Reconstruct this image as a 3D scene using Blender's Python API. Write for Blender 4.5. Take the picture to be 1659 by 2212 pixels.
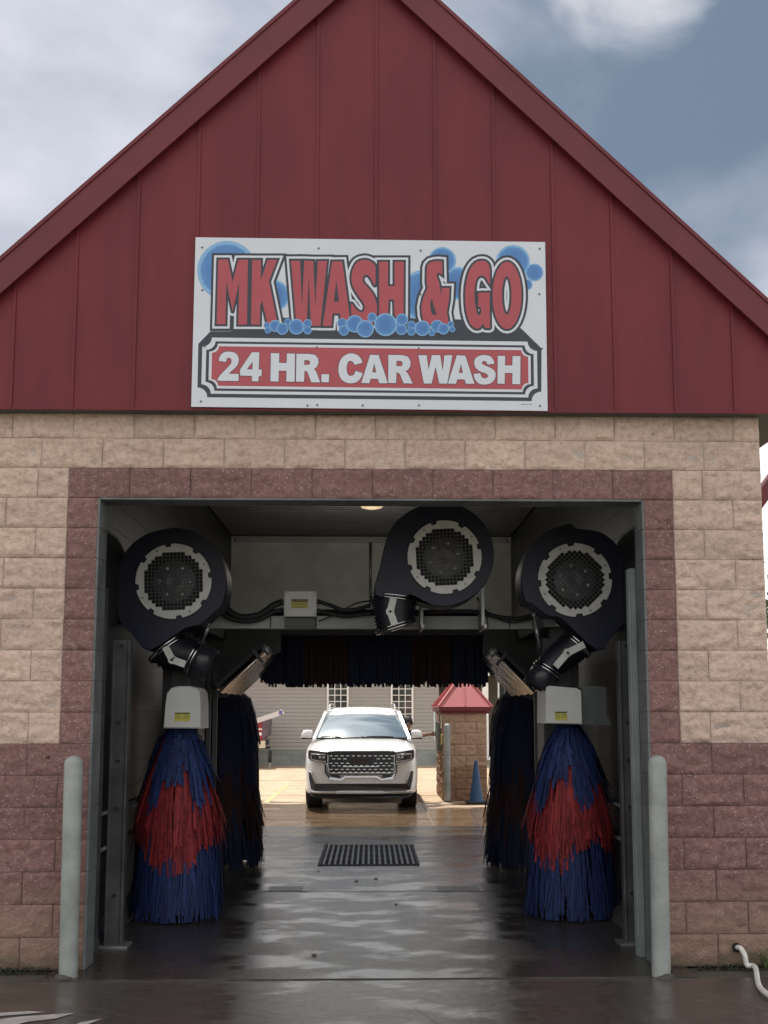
import bpy, math, random
import numpy as np
from mathutils import Vector, Matrix, noise
random.seed(7)
PI = math.pi; R = math.radians
sc = bpy.context.scene
for o in list(bpy.data.objects): bpy.data.objects.remove(o)
COL = sc.collection

# ------------------------------------------------------------------ camera
CX, CD, CH = -0.0107, 7.352, 1.6372           # camera position: x, -y, height above the slab
YAW, PITCH, ROLL = 0.0237, 0.1222, -0.0004
F, PX, PY, IW, IH = 2400.0, 857.2, 1239.6, 1659.0, 2212.0
_f = Vector((math.sin(YAW)*math.cos(PITCH), math.cos(YAW)*math.cos(PITCH), math.sin(PITCH)))
_r = Vector((math.cos(YAW), -math.sin(YAW), 0)); _u = _r.cross(_f)
cr, sr = math.cos(ROLL), math.sin(ROLL)
RV = cr*_r + sr*_u; UV = -sr*_r + cr*_u; FV = _f
CAM = Vector((CX, -CD, CH))
cam = bpy.data.cameras.new('camera'); co = bpy.data.objects.new('camera', cam); COL.objects.link(co)
co.matrix_world = Matrix(((RV.x, UV.x, -FV.x, CAM.x), (RV.y, UV.y, -FV.y, CAM.y), (RV.z, UV.z, -FV.z, CAM.z), (0, 0, 0, 1)))
cam.sensor_fit = 'HORIZONTAL'; cam.sensor_width = 36; cam.lens = 36*F/IW
cam.shift_x = -(PX-IW/2)/IW; cam.shift_y = (PY-IH/2)/IW
cam.clip_end = 3000; cam.clip_start = 0.05
sc.camera = co
sc.render.resolution_x = 768; sc.render.resolution_y = 1024

def ray(px, py): return RV*((px-PX)/F) + UV*((PY-py)/F) + FV
def at(px, py, Y):                                # measured point of the photo on the plane y = Y
    d = ray(px, py); return CAM + d*((Y-CAM.y)/d.y)
def gnd(px, py, z=0.0):                           # measured point of the photo on the ground
    d = ray(px, py); return CAM + d*((z-CAM.z)/d.z)
def scl(Y): return 2380.0/(Y+CD)                  # pixels per metre at depth Y

# ------------------------------------------------------------------ light
SUN_EL, SUN_AZ = R(66), R(-24)                    # behind the wash bay, a little to the left
sun = bpy.data.lights.new('sun', 'SUN'); sun.energy = 3.8; sun.angle = R(0.5); sun.color = (1, .95, .86)
so = bpy.data.objects.new('sun', sun); COL.objects.link(so)
sd = Vector((math.sin(SUN_AZ)*math.cos(SUN_EL), math.cos(SUN_AZ)*math.cos(SUN_EL), math.sin(SUN_EL)))
so.rotation_euler = (-sd).to_track_quat('-Z', 'Y').to_euler(); so.location = (0, 0, 20)
w = bpy.data.worlds.new('World'); sc.world = w; w.use_nodes = True
nt = w.node_tree; N = nt.nodes; L = nt.links; N.clear()
out = N.new('ShaderNodeOutputWorld'); bg = N.new('ShaderNodeBackground'); bg.inputs[1].default_value = 1.0
sky = N.new('ShaderNodeTexSky'); sky.sky_type = 'NISHITA'; sky.sun_disc = False
sky.sun_elevation = SUN_EL; sky.sun_rotation = SUN_AZ; sky.air_density = 1.3; sky.dust_density = 2.0
sm = N.new('ShaderNodeVectorMath'); sm.operation = 'SCALE'; sm.inputs['Scale'].default_value = 0.060
L.new(sky.outputs[0], sm.inputs[0])
tc = N.new('ShaderNodeTexCoord'); mp = N.new('ShaderNodeMapping'); mp.inputs['Scale'].default_value = (1.0, 1.0, 1.7)
mp.inputs['Location'].default_value = (2.3, 0.4, 0.15)
L.new(tc.outputs['Generated'], mp.inputs[0])
n1 = N.new('ShaderNodeTexNoise'); n1.inputs['Scale'].default_value = 2.6; n1.inputs['Detail'].default_value = 8; n1.inputs['Roughness'].default_value = .47; n1.inputs['Distortion'].default_value = .35
L.new(mp.outputs[0], n1.inputs[0])
sx = N.new('ShaderNodeSeparateXYZ'); L.new(tc.outputs['Generated'], sx.inputs[0])
bias = N.new('ShaderNodeMapRange'); L.new(sx.outputs['X'], bias.inputs[0])
bias.inputs[1].default_value = -.28; bias.inputs[2].default_value = .30; bias.inputs[3].default_value = .26; bias.inputs[4].default_value = -.055
ad = N.new('ShaderNodeMath'); ad.operation = 'ADD'; L.new(n1.outputs[0], ad.inputs[0]); L.new(bias.outputs[0], ad.inputs[1])
rp = N.new('ShaderNodeMapRange'); rp.interpolation_type = 'SMOOTHSTEP'; L.new(ad.outputs[0], rp.inputs[0]); rp.inputs[1].default_value = .38; rp.inputs[2].default_value = .66
n2 = N.new('ShaderNodeTexNoise'); n2.inputs['Scale'].default_value = 4.5; n2.inputs['Detail'].default_value = 6; L.new(mp.outputs[0], n2.inputs[0])
cr_ = N.new('ShaderNodeValToRGB'); L.new(n2.outputs[0], cr_.inputs[0])
cr_.color_ramp.elements[0].position = .34; cr_.color_ramp.elements[0].color = (.44, .465, .54, 1)
cr_.color_ramp.elements[1].position = .56; cr_.color_ramp.elements[1].color = (.61, .625, .695, 1)
mx = N.new('ShaderNodeMix'); mx.data_type = 'RGBA'; L.new(rp.outputs[0], mx.inputs['Factor']); hz_ = N.new('ShaderNodeMix'); hz_.data_type = 'RGBA'; hz_.inputs['Factor'].default_value = .75; L.new(sm.outputs[0], hz_.inputs['A'])
zr_ = N.new('ShaderNodeMapRange'); L.new(sx.outputs['Z'], zr_.inputs[0]); zr_.inputs[1].default_value = .20; zr_.inputs[2].default_value = .40; zf = N.new('ShaderNodeMix'); zf.data_type = 'RGBA'; L.new(zr_.outputs[0], zf.inputs['Factor']); zf.inputs['A'].default_value = (.34, .385, .44, 1); zf.inputs['B'].default_value = (.135, .185, .25, 1); L.new(zf.outputs['Result'], hz_.inputs['B'])
L.new(hz_.outputs['Result'], mx.inputs['A']); L.new(cr_.outputs[0], mx.inputs['B'])
yb_ = N.new('ShaderNodeMapRange'); yb_.interpolation_type = 'SMOOTHSTEP'; L.new(sx.outputs['Y'], yb_.inputs[0])   # unseen sky behind the camera, brightened to light the bay front
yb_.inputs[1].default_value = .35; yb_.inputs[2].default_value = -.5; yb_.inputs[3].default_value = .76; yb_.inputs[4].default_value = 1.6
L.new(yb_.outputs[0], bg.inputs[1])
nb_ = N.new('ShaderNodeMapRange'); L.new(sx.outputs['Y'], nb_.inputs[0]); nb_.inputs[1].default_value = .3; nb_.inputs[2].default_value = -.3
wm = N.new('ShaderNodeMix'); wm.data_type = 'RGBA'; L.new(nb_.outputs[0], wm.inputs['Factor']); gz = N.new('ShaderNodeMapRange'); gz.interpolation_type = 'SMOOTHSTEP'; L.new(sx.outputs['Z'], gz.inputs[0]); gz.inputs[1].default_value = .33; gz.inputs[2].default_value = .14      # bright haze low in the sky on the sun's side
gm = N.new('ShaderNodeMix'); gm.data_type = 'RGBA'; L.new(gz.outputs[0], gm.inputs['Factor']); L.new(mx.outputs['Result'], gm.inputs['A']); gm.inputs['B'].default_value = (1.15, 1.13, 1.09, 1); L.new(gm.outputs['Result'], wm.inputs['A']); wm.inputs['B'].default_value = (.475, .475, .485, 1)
cd_ = ray(1360, -10).normalized(); dt = N.new('ShaderNodeVectorMath'); dt.operation = 'DOT_PRODUCT'; L.new(tc.outputs['Generated'], dt.inputs[0]); dt.inputs[1].default_value = tuple(cd_)
cm = N.new('ShaderNodeMapRange'); cm.interpolation_type = 'SMOOTHSTEP'; cm.inputs[1].default_value = .9952; cm.inputs[2].default_value = 1.0; L.new(dt.outputs['Value'], cm.inputs[0])
n3 = N.new('ShaderNodeTexNoise'); n3.inputs['Scale'].default_value = 9; n3.inputs['Detail'].default_value = 8; n3.inputs['Distortion'].default_value = .4; L.new(mp.outputs[0], n3.inputs[0])
ca = N.new('ShaderNodeMath'); ca.operation = 'MULTIPLY_ADD'; L.new(n3.outputs[0], ca.inputs[0]); ca.inputs[1].default_value = 1.9; ca.inputs[2].default_value = -1.12
cb = N.new('ShaderNodeMath'); cb.operation = 'ADD'; L.new(ca.outputs[0], cb.inputs[0]); L.new(cm.outputs[0], cb.inputs[1])
cc_ = N.new('ShaderNodeMapRange'); cc_.interpolation_type = 'SMOOTHSTEP'; L.new(cb.outputs[0], cc_.inputs[0]); cc_.inputs[1].default_value = .22; cc_.inputs[2].default_value = 1.15
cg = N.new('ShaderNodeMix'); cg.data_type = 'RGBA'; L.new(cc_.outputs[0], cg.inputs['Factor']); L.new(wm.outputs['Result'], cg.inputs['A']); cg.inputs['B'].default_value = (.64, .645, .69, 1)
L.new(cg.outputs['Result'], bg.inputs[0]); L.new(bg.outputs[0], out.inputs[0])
sc.view_settings.view_transform = 'Standard'; sc.view_settings.look = 'None'
sc.view_settings.exposure = 0.75; sc.view_settings.gamma = 1.0
sc.cycles.max_bounces = 8; sc.cycles.diffuse_bounces = 5; sc.cycles.glossy_bounces = 4

# ------------------------------------------------------------------ materials
MATS = {}
def mat(name, col, rough=.6, metal=0.0, var=0.0, vscale=3.0, bump=0.0, bscale=30.0, spec=.5, col2=None, coat=0, emit=None, stretch=(1, 1, 1), detail=5):
    if name in MATS: return MATS[name]
    m = bpy.data.materials.new(name); m.use_nodes = True; t = m.node_tree; n = t.nodes; l = t.links
    b = n['Principled BSDF']; b.inputs['Base Color'].default_value = (*col, 1); b.inputs['Roughness'].default_value = rough
    b.inputs['Metallic'].default_value = metal; b.inputs['Specular IOR Level'].default_value = spec; b.inputs['Coat Weight'].default_value = coat
    if emit: b.inputs['Emission Color'].default_value = (*emit[0], 1); b.inputs['Emission Strength'].default_value = emit[1]
    g = n.new('ShaderNodeNewGeometry'); mpn = n.new('ShaderNodeMapping'); mpn.inputs['Scale'].default_value = stretch; l.new(g.outputs['Position'], mpn.inputs[0])
    if var or col2:
        t1 = n.new('ShaderNodeTexNoise'); t1.inputs['Scale'].default_value = vscale; t1.inputs['Detail'].default_value = detail; t1.inputs['Roughness'].default_value = .6
        l.new(mpn.outputs[0], t1.inputs[0])
        r = n.new('ShaderNodeMapRange'); l.new(t1.outputs[0], r.inputs[0]); r.inputs[1].default_value = .3; r.inputs[2].default_value = .7
        k = n.new('ShaderNodeMix'); k.data_type = 'RGBA'; l.new(r.outputs[0], k.inputs['Factor'])
        a = tuple(c*(1-var) for c in col); bb = col2 if col2 else tuple(min(1, c*(1+var)) for c in col)
        k.inputs['A'].default_value = (*a, 1); k.inputs['B'].default_value = (*bb, 1)
        l.new(k.outputs['Result'], b.inputs['Base Color'])
    if bump:
        t2 = n.new('ShaderNodeTexNoise'); t2.inputs['Scale'].default_value = bscale; t2.inputs['Detail'].default_value = 6; l.new(mpn.outputs[0], t2.inputs[0])
        bp = n.new('ShaderNodeBump'); bp.inputs['Strength'].default_value = bump; bp.inputs['Distance'].default_value = .02; l.new(t2.outputs[0], bp.inputs['Height']); l.new(bp.outputs[0], b.inputs['Normal'])
    MATS[name] = m; return m

def block_mat(name, c1, c2, c3, speck, stain=True):
    m = bpy.data.materials.new(name); m.use_nodes = True; t = m.node_tree; n = t.nodes; l = t.links; b = n['Principled BSDF']
    b.inputs['Roughness'].default_value = .92; b.inputs['Specular IOR Level'].default_value = .25
    g = n.new('ShaderNodeNewGeometry')
    a = n.new('ShaderNodeTexNoise'); a.inputs['Scale'].default_value = 1.6; a.inputs['Detail'].default_value = 4; l.new(g.outputs['Position'], a.inputs[0])
    f = n.new('ShaderNodeTexNoise'); f.inputs['Scale'].default_value = 26; f.inputs['Detail'].default_value = 8; f.inputs['Roughness'].default_value = .7; l.new(g.outputs['Position'], f.inputs[0])
    r = n.new('ShaderNodeValToRGB'); l.new(f.outputs[0], r.inputs[0]); e = r.color_ramp.elements
    e[0].position = .33; e[0].color = (*c1, 1); e[1].position = .68; e[1].color = (*c3, 1); q = e.new(.5); q.color = (*c2, 1)
    hs = n.new('ShaderNodeHueSaturation'); l.new(r.outputs[0], hs.inputs['Color'])
    at_ = n.new('ShaderNodeAttribute'); at_.attribute_name = 'tone'
    mm = n.new('ShaderNodeMath'); mm.operation = 'MULTIPLY_ADD'; l.new(a.outputs[0], mm.inputs[0]); mm.inputs[1].default_value = .35; l.new(at_.outputs['Fac'], mm.inputs[2])
    l.new(mm.outputs[0], hs.inputs['Value'])
    last = hs.outputs[0]
    bl = n.new('ShaderNodeTexNoise'); bl.inputs['Scale'].default_value = 2.3; bl.inputs['Detail'].default_value = 9; bl.inputs['Roughness'].default_value = .72; l.new(g.outputs['Position'], bl.inputs[0])
    blr = n.new('ShaderNodeMapRange'); l.new(bl.outputs[0], blr.inputs[0]); blr.inputs[1].default_value = .60; blr.inputs[2].default_value = .74; blr.inputs[3].default_value = 0; blr.inputs[4].default_value = .45
    blk = n.new('ShaderNodeMix'); blk.data_type = 'RGBA'; l.new(blr.outputs[0], blk.inputs['Factor']); l.new(hs.outputs[0], blk.inputs['A']); blk.inputs['B'].default_value = (.5, .44, .41, 1); last = blk.outputs['Result']
    if speck:
        v = n.new('ShaderNodeTexVoronoi'); v.inputs['Scale'].default_value = 80; l.new(g.outputs['Position'], v.inputs['Vector'])
        vs = n.new('ShaderNodeSeparateColor'); l.new(v.outputs['Color'], vs.inputs[0])
        m1 = n.new('ShaderNodeMath'); m1.operation = 'LESS_THAN'; l.new(v.outputs['Distance'], m1.inputs[0]); m1.inputs[1].default_value = .3
        m2 = n.new('ShaderNodeMath'); m2.operation = 'GREATER_THAN'; l.new(vs.outputs[0], m2.inputs[0]); m2.inputs[1].default_value = .86
        m3 = n.new('ShaderNodeMath'); m3.operation = 'MULTIPLY'; l.new(m1.outputs[0], m3.inputs[0]); l.new(m2.outputs[0], m3.inputs[1])
        m4 = n.new('ShaderNodeMath'); m4.operation = 'MULTIPLY'; l.new(m3.outputs[0], m4.inputs[0]); m4.inputs[1].default_value = speck
        k = n.new('ShaderNodeMix'); k.data_type = 'RGBA'; l.new(m4.outputs[0], k.inputs['Factor']); l.new(last, k.inputs['A']); k.inputs['B'].default_value = (.62, .56, .53, 1); last = k.outputs['Result']
    if stain:   # green-black grime where splash water wets the foot of the wall
        s = n.new('ShaderNodeSeparateXYZ'); l.new(g.outputs['Position'], s.inputs[0])
        gn = n.new('ShaderNodeTexNoise'); gn.inputs['Scale'].default_value = 5; gn.inputs['Detail'].default_value = 6; l.new(g.outputs['Position'], gn.inputs[0])
        sa = n.new('ShaderNodeMath'); sa.operation = 'MULTIPLY_ADD'; l.new(gn.outputs[0], sa.inputs[0]); sa.inputs[1].default_value = -.22; l.new(s.outputs['Z'], sa.inputs[2])
        mr = n.new('ShaderNodeMapRange'); l.new(sa.outputs[0], mr.inputs[0]); mr.inputs[1].default_value = -.06; mr.inputs[2].default_value = -.015; mr.inputs[3].default_value = .9; mr.inputs[4].default_value = 0
        k = n.new('ShaderNodeMix'); k.data_type = 'RGBA'; l.new(mr.outputs[0], k.inputs['Factor']); l.new(last, k.inputs['A']); k.inputs['B'].default_value = (.018, .02, .012, 1); last = k.outputs['Result']
        # tan mineral bloom above it
        w2 = n.new('ShaderNodeMapRange'); l.new(sa.outputs[0], w2.inputs[0]); w2.inputs[1].default_value = .12; w2.inputs[2].default_value = .5; w2.inputs[3].default_value = .5; w2.inputs[4].default_value = 0
        if speck:
            k2 = n.new('ShaderNodeMix'); k2.data_type = 'RGBA'; l.new(w2.outputs[0], k2.inputs['Factor']); l.new(last, k2.inputs['A']); k2.inputs['B'].default_value = (.28, .2, .14, 1); last = k2.outputs['Result']
    l.new(last, b.inputs['Base Color'])
    bf = n.new('ShaderNodeTexNoise'); bf.inputs['Scale'].default_value = 55; bf.inputs['Detail'].default_value = 7; l.new(g.outputs['Position'], bf.inputs[0])
    bp = n.new('ShaderNodeBump'); bp.inputs['Strength'].default_value = .8; bp.inputs['Distance'].default_value = .012; l.new(bf.outputs[0], bp.inputs['Height']); l.new(bp.outputs[0], b.inputs['Normal'])
    MATS[name] = m; return m

def floor_mat(name, dry1, dry2, wet_y0, wet_y1, wetc=(.045, .04, .036), bstr=.34, rmin=.06):
    """concrete whose wetness ends with a ragged edge between y = wet_y0 and wet_y1"""
    m = bpy.data.materials.new(name); m.use_nodes = True; t = m.node_tree; n = t.nodes; l = t.links; b = n['Principled BSDF']
    g = n.new('ShaderNodeNewGeometry'); s = n.new('ShaderNodeSeparateXYZ'); l.new(g.outputs['Position'], s.inputs[0])
    def nz(scale, det=6, st=(1, 1, 1), rg=.55):
        mpn = n.new('ShaderNodeMapping'); mpn.inputs['Scale'].default_value = st; l.new(g.outputs['Position'], mpn.inputs[0])
        q = n.new('ShaderNodeTexNoise'); q.inputs['Scale'].default_value = scale; q.inputs['Detail'].default_value = det; q.inputs['Roughness'].default_value = rg; l.new(mpn.outputs[0], q.inputs[0]); return q.outputs[0]
    def mr(src, a, bb, c, d, sm_=True):
        q = n.new('ShaderNodeMapRange'); q.interpolation_type = 'SMOOTHSTEP' if sm_ else 'LINEAR'; l.new(src, q.inputs[0])
        for i, v in enumerate((a, bb, c, d)): q.inputs[i+1].default_value = v
        return q.outputs[0]
    def ma(op, a, bb):
        q = n.new('ShaderNodeMath'); q.operation = op
        for i, v in enumerate((a, bb)):
            if isinstance(v, (int, float)): q.inputs[i].default_value = v
            else: l.new(v, q.inputs[i])
        return q.outputs[0]
    def mix(fac, a, bb):
        q = n.new('ShaderNodeMix'); q.data_type = 'RGBA'; l.new(fac, q.inputs['Factor'])
        for nm, v in (('A', a), ('B', bb)):
            if isinstance(v, tuple): q.inputs[nm].default_value = (*v, 1)
            else: l.new(v, q.inputs[nm])
        return q.outputs['Result']
    big = nz(.9, 5, (.45, 1.3, 1)); fine = nz(14, 8, (1, 1, 1), .65); med = nz(3.2, 6, (.7, 1, 1))
    edge = ma('MULTIPLY_ADD', big, 1.0)
    yy = ma('ADD', s.outputs['Y'], ma('MULTIPLY', ma('SUBTRACT', big, .5), 7.0))
    wet = mr(yy, wet_y0, wet_y1, 1, 0)
    dry = mix(mr(med, .35, .65, 0, 1), dry1, dry2)
    wc = mix(mr(fine, .3, .7, 0, 1), wetc, tuple(c*1.9 for c in wetc))
    wc = mix(mr(med, .42, .62, 0, 1), wc, tuple(c*1.5 for c in wetc))
    l.new(mix(wet, dry, wc), b.inputs['Base Color'])
    pud = mr(nz(2.4, 7, (.6, 1.0, 1), .6), .44, .60, 0, 1)          # standing film of water
    rw = ma('ADD', mr(pud, 0, 1, .12, rmin), ma('MULTIPLY', mr(fine, .35, .65, 0, 1), .12))
    q = n.new('ShaderNodeMix'); q.data_type = 'FLOAT'; l.new(wet, q.inputs['Factor']); q.inputs['A'].default_value = .85; l.new(rw, q.inputs['B']); l.new(q.outputs['Result'], b.inputs['Roughness'])
    b.inputs['Specular IOR Level'].default_value = .5
    q2 = n.new('ShaderNodeMix'); q2.data_type = 'FLOAT'; l.new(wet, q2.inputs['Factor']); q2.inputs['A'].default_value = .35; q2.inputs['B'].default_value = 1.0; l.new(q2.outputs['Result'], b.inputs['Specular IOR Level'])
    bh = ma('ADD', ma('MULTIPLY', nz(26, 9, (.9, 1.2, 1), .72), .9), ma('ADD', ma('MULTIPLY', nz(45, 5), .25), ma('MULTIPLY', nz(4.5, 3, (.8, 1.4, 1)), .9)))
    bs = mr(pud, 0, 1, bstr, bstr*.4)
    bp = n.new('ShaderNodeBump'); bp.inputs['Distance'].default_value = .02; l.new(bs, bp.inputs['Strength']); l.new(bh, bp.inputs['Height']); l.new(bp.outputs[0], b.inputs['Normal'])
    MATS[name] = m; return m

# ------------------------------------------------------------------ mesh helper
class MB:
    def __init__(s): s.v = []; s.f = []; s.mi = []; s.mats = []; s.sm = []
    def m(s, mt):
        if mt not in s.mats: s.mats.append(mt)
        return s.mats.index(mt)
    def add(s, vs, fs, mt=None, smooth=False):
        k = len(s.v); s.v += [tuple(p) for p in vs]; i = s.m(mt) if mt else 0
        for f in fs: s.f.append(tuple(k+a for a in f)); s.mi.append(i); s.sm.append(smooth)
        return s
    def box(s, c, d, rot=None, mt=None):
        vs = []
        for x in (-.5, .5):
            for y in (-.5, .5):
                for z in (-.5, .5):
                    p = Vector((x*d[0], y*d[1], z*d[2]))
                    if rot: p = rot @ p
                    vs.append(Vector(c)+p)
        return s.add(vs, [(0, 1, 3, 2), (4, 6, 7, 5), (0, 4, 5, 1), (2, 3, 7, 6), (0, 2, 6, 4), (1, 5, 7, 3)], mt)
    def rng(s, x0, x1, y0, y1, z0, z1, mt=None): return s.box(((x0+x1)/2, (y0+y1)/2, (z0+z1)/2), (abs(x1-x0), abs(y1-y0), abs(z1-z0)), None, mt)
    def beam(s, a, b, w, h, up=(0, 0, 1), mt=None):
        a = Vector(a); b = Vector(b); y = (b-a).normalized(); x = y.cross(Vector(up)).normalized(); z = x.cross(y)
        return s.box((a+b)/2, (w, (b-a).length, h), Matrix((x, y, z)).transposed(), mt)
    def cyl(s, a, b, r0, r1=None, n=20, cap=True, mt=None, smooth=True):
        r1 = r0 if r1 is None else r1; a = Vector(a); b = Vector(b); d = (b-a).normalized()
        u = d.orthogonal().normalized(); v = d.cross(u); vs = []
        for c, r in ((a, r0), (b, r1)):
            for i in range(n): t = 2*PI*i/n; vs.append(c+u*r*math.cos(t)+v*r*math.sin(t))
        s.add(vs, [(i, (i+1) % n, n+(i+1) % n, n+i) for i in range(n)], mt, smooth)
        if cap: s.add(vs, [tuple(range(n-1, -1, -1)), tuple(range(n, 2*n))], mt)
        return s
    def ring(s, c, ax, ro, ri, th, n=32, mt=None):
        c = Vector(c); d = Vector(ax).normalized(); return s.lathe([(ri, -th/2), (ro, -th/2), (ro, th/2), (ri, th/2), (ri, -th/2)], c, d, n, mt)
    def lathe(s, prof, c=(0, 0, 0), ax=(0, 0, 1), n=28, mt=None, smooth=True):
        c = Vector(c); d = Vector(ax).normalized(); u = d.orthogonal().normalized(); v = d.cross(u); vs = []; m_ = len(prof)
        for i in range(n):
            t = 2*PI*i/n; e = u*math.cos(t)+v*math.sin(t)
            for r, h in prof: vs.append(c+e*r+d*h)
        fs = [(i*m_+j, ((i+1) % n)*m_+j, ((i+1) % n)*m_+j+1, i*m_+j+1) for i in range(n) for j in range(m_-1)]
        return s.add(vs, fs, mt, smooth)
    def tube(s, path, r, n=8, mt=None, cap=True):
        P = [Vector(p) for p in path]; vs = []; up = Vector((.13, .21, .97))
        rr = r if isinstance(r, (list, tuple)) else [r]*len(P)
        for i, p in enumerate(P):
            d = (P[min(i+1, len(P)-1)]-P[max(i-1, 0)]).normalized(); u = d.cross(up).normalized(); v = u.cross(d)
            for k in range(n): t = 2*PI*k/n; vs.append(p+(u*math.cos(t)+v*math.sin(t))*rr[i])
        s.add(vs, [(i*n+k, i*n+(k+1) % n, (i+1)*n+(k+1) % n, (i+1)*n+k) for i in range(len(P)-1) for k in range(n)], mt, True)
        if cap: s.add(vs, [tuple(range(n)), tuple(range((len(P)-1)*n, len(P)*n))], mt)
        return s
    def prism(s, poly, fn, h, mt=None, smooth=False):
        """poly: 2-D outline (convex or mildly concave); fn(u, v, k) gives the 3-D point, k = 0 or h"""
        n = len(poly); vs = [fn(u, v, 0) for u, v in poly]+[fn(u, v, h) for u, v in poly]
        return s.add(vs, [tuple(range(n)), tuple(range(2*n-1, n-1, -1))]+[(i, (i+1) % n, n+(i+1) % n, n+i) for i in range(n)], mt, smooth)
    def quad(s, a, b, c, d, mt=None): return s.add([a, b, c, d], [(0, 1, 2, 3)], mt)
    def build(s, name, mt=None, parent=None, bevel=0, sub=0, label=None, fixn=True):
        me = bpy.data.meshes.new(name); off = root_loc(parent)
        me.from_pydata([tuple(Vector(p)-off) for p in s.v], [], s.f)
        if s.mats and s.mats[0] is not None and not mt:
            for q in s.mats: me.materials.append(q)
            me.polygons.foreach_set('material_index', s.mi)
        elif mt: me.materials.append(mt)
        me.polygons.foreach_set('use_smooth', s.sm); me.validate(); me.update()
        o = bpy.data.objects.new(name, me); COL.objects.link(o)
        if parent: o.parent = parent
        if fixn:
            import bmesh
            bm = bmesh.new(); bm.from_mesh(me); bmesh.ops.remove_doubles(bm, verts=bm.verts, dist=1e-5); bmesh.ops.recalc_face_normals(bm, faces=bm.faces); bm.to_mesh(me); bm.free()
        if bevel:
            md = o.modifiers.new('b', 'BEVEL'); md.width = bevel; md.segments = 2; md.limit_method = 'ANGLE'
        if sub: md = o.modifiers.new('s', 'SUBSURF'); md.levels = sub; md.render_levels = sub
        if label: o['label'] = label
        return o
LOC = {}
def root_loc(p):
    v = Vector((0, 0, 0))
    while p: v += LOC.get(p.name, Vector(p.location)); p = p.parent
    return v
def thing(name, label, cat, loc=(0, 0, 0), group=None):
    o = bpy.data.objects.new(name, None); COL.objects.link(o); o.empty_display_size = .1; o.location = loc; LOC[o.name] = Vector(loc)
    o['label'] = label; o['category'] = cat
    if group: o['group'] = group
    return o
def tag(o, label, cat, group=None):
    o['label'] = label; o['category'] = cat
    if group: o['group'] = group
    return o
def struct(o, kind='structure'): o['kind'] = kind; return o
def copy_tree(o, loc=None, parent=None):
    c = o.copy(); COL.objects.link(c); c.parent = parent
    if loc is not None: c.location = loc
    LOC[c.name] = Vector(c.location)
    for ch in list(o.children): copy_tree(ch, None, c)
    return c
def spl(pts, n=8):                               # Catmull-Rom through points
    P = [Vector(p) for p in pts]; P = [P[0]*2-P[1]]+P+[P[-1]*2-P[-2]]; o = []
    for i in range(1, len(P)-2):
        for k in range(n):
            t = k/n; a, b, c, d = P[i-1:i+3]
            o.append(.5*((2*b)+(c-a)*t+(2*a-5*b+4*c-d)*t*t+(3*b-a-3*c+d)*t**3))
    return o+[P[-2]]

BL = .2032
M_tan = block_mat('tan_split_face', (.39, .285, .225), (.52, .388, .312), (.60, .465, .385), 0)
M_red = block_mat('maroon_split_face', (.150, .080, .072), (.205, .115, .104), (.265, .155, .142), .5)
M_mort = mat('mortar', (.42, .35, .30), .95, var=.3, bump=.5, bscale=60)
M_mort2 = mat('mortar_maroon', (.16, .10, .095), .95, var=.3, bump=.5, bscale=60)
M_gable = mat('maroon_metal', (.138, .0165, .0225), .5, var=.17, vscale=2.2, bump=.10, bscale=3, spec=.3, stretch=(1.6, 1.6, .35))
M_trim = mat('maroon_trim', (.122, .0150, .021), .5, var=.14, vscale=2, spec=.4)
M_jamb = mat('grey_jamb_paint', (.112, .122, .122), .6, var=.3, vscale=4, bump=.2)
M_white = mat('white_equipment', (.58, .58, .55), .45, var=.06, vscale=5)
M_plate = mat('grey_plate', (.66, .66, .62), .5, var=.12, vscale=14)
M_black = mat('black_plastic', (.010, .011, .018), .5, var=.3, vscale=9)
M_navyp = mat('navy_housing', (.006, .009, .026), .5, var=.25, vscale=5, bump=.05)
M_rub = mat('rubber', (.014, .014, .015), .65)
M_chrome = mat('polished_steel', (.78, .78, .78), .13, 1.0, bump=.06, bscale=9)
M_steel = mat('galvanised_steel', (.30, .31, .31), .42, .7, var=.3, vscale=7)
M_gpan = mat('grey_gantry_panel', (.085, .085, .08), .55, var=.15, vscale=3)
M_blue = mat('blue_foam', (.007, .021, .088), .75, var=.35, vscale=22)
M_blueb = mat('blue_foam_dark', (.006, .017, .085), .8, var=.3, vscale=22); M_bluec = mat('blue_foam_pale', (.011, .032, .130), .7, var=.3, vscale=22)
M_redb = mat('red_foam_dark', (.15, .008, .012), .8, var=.3, vscale=22); M_redc = mat('red_foam_pale', (.28, .020, .023), .7, var=.3, vscale=22)
M_blue2 = mat('shaded_blue_foam', (.004, .009, .034), .8, var=.35, vscale=22)  # blue foam again, with the bay's shade mixed into its colour
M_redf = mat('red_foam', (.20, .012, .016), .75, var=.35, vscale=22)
M_redf2 = mat('shaded_red_foam', (.026, .005, .007), .8, var=.35, vscale=22)  # red foam copy, its colour darkened to stand for shade
M_yel = mat('yellow_label', (.55, .50, .10), .6, var=.1, vscale=60)
M_boll = mat('bollard_grey', (.25, .265, .245), .55, var=.26, vscale=5, bump=.15, detail=9)
M_dark = mat('dark_void', (.01, .01, .01), .9)

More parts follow.
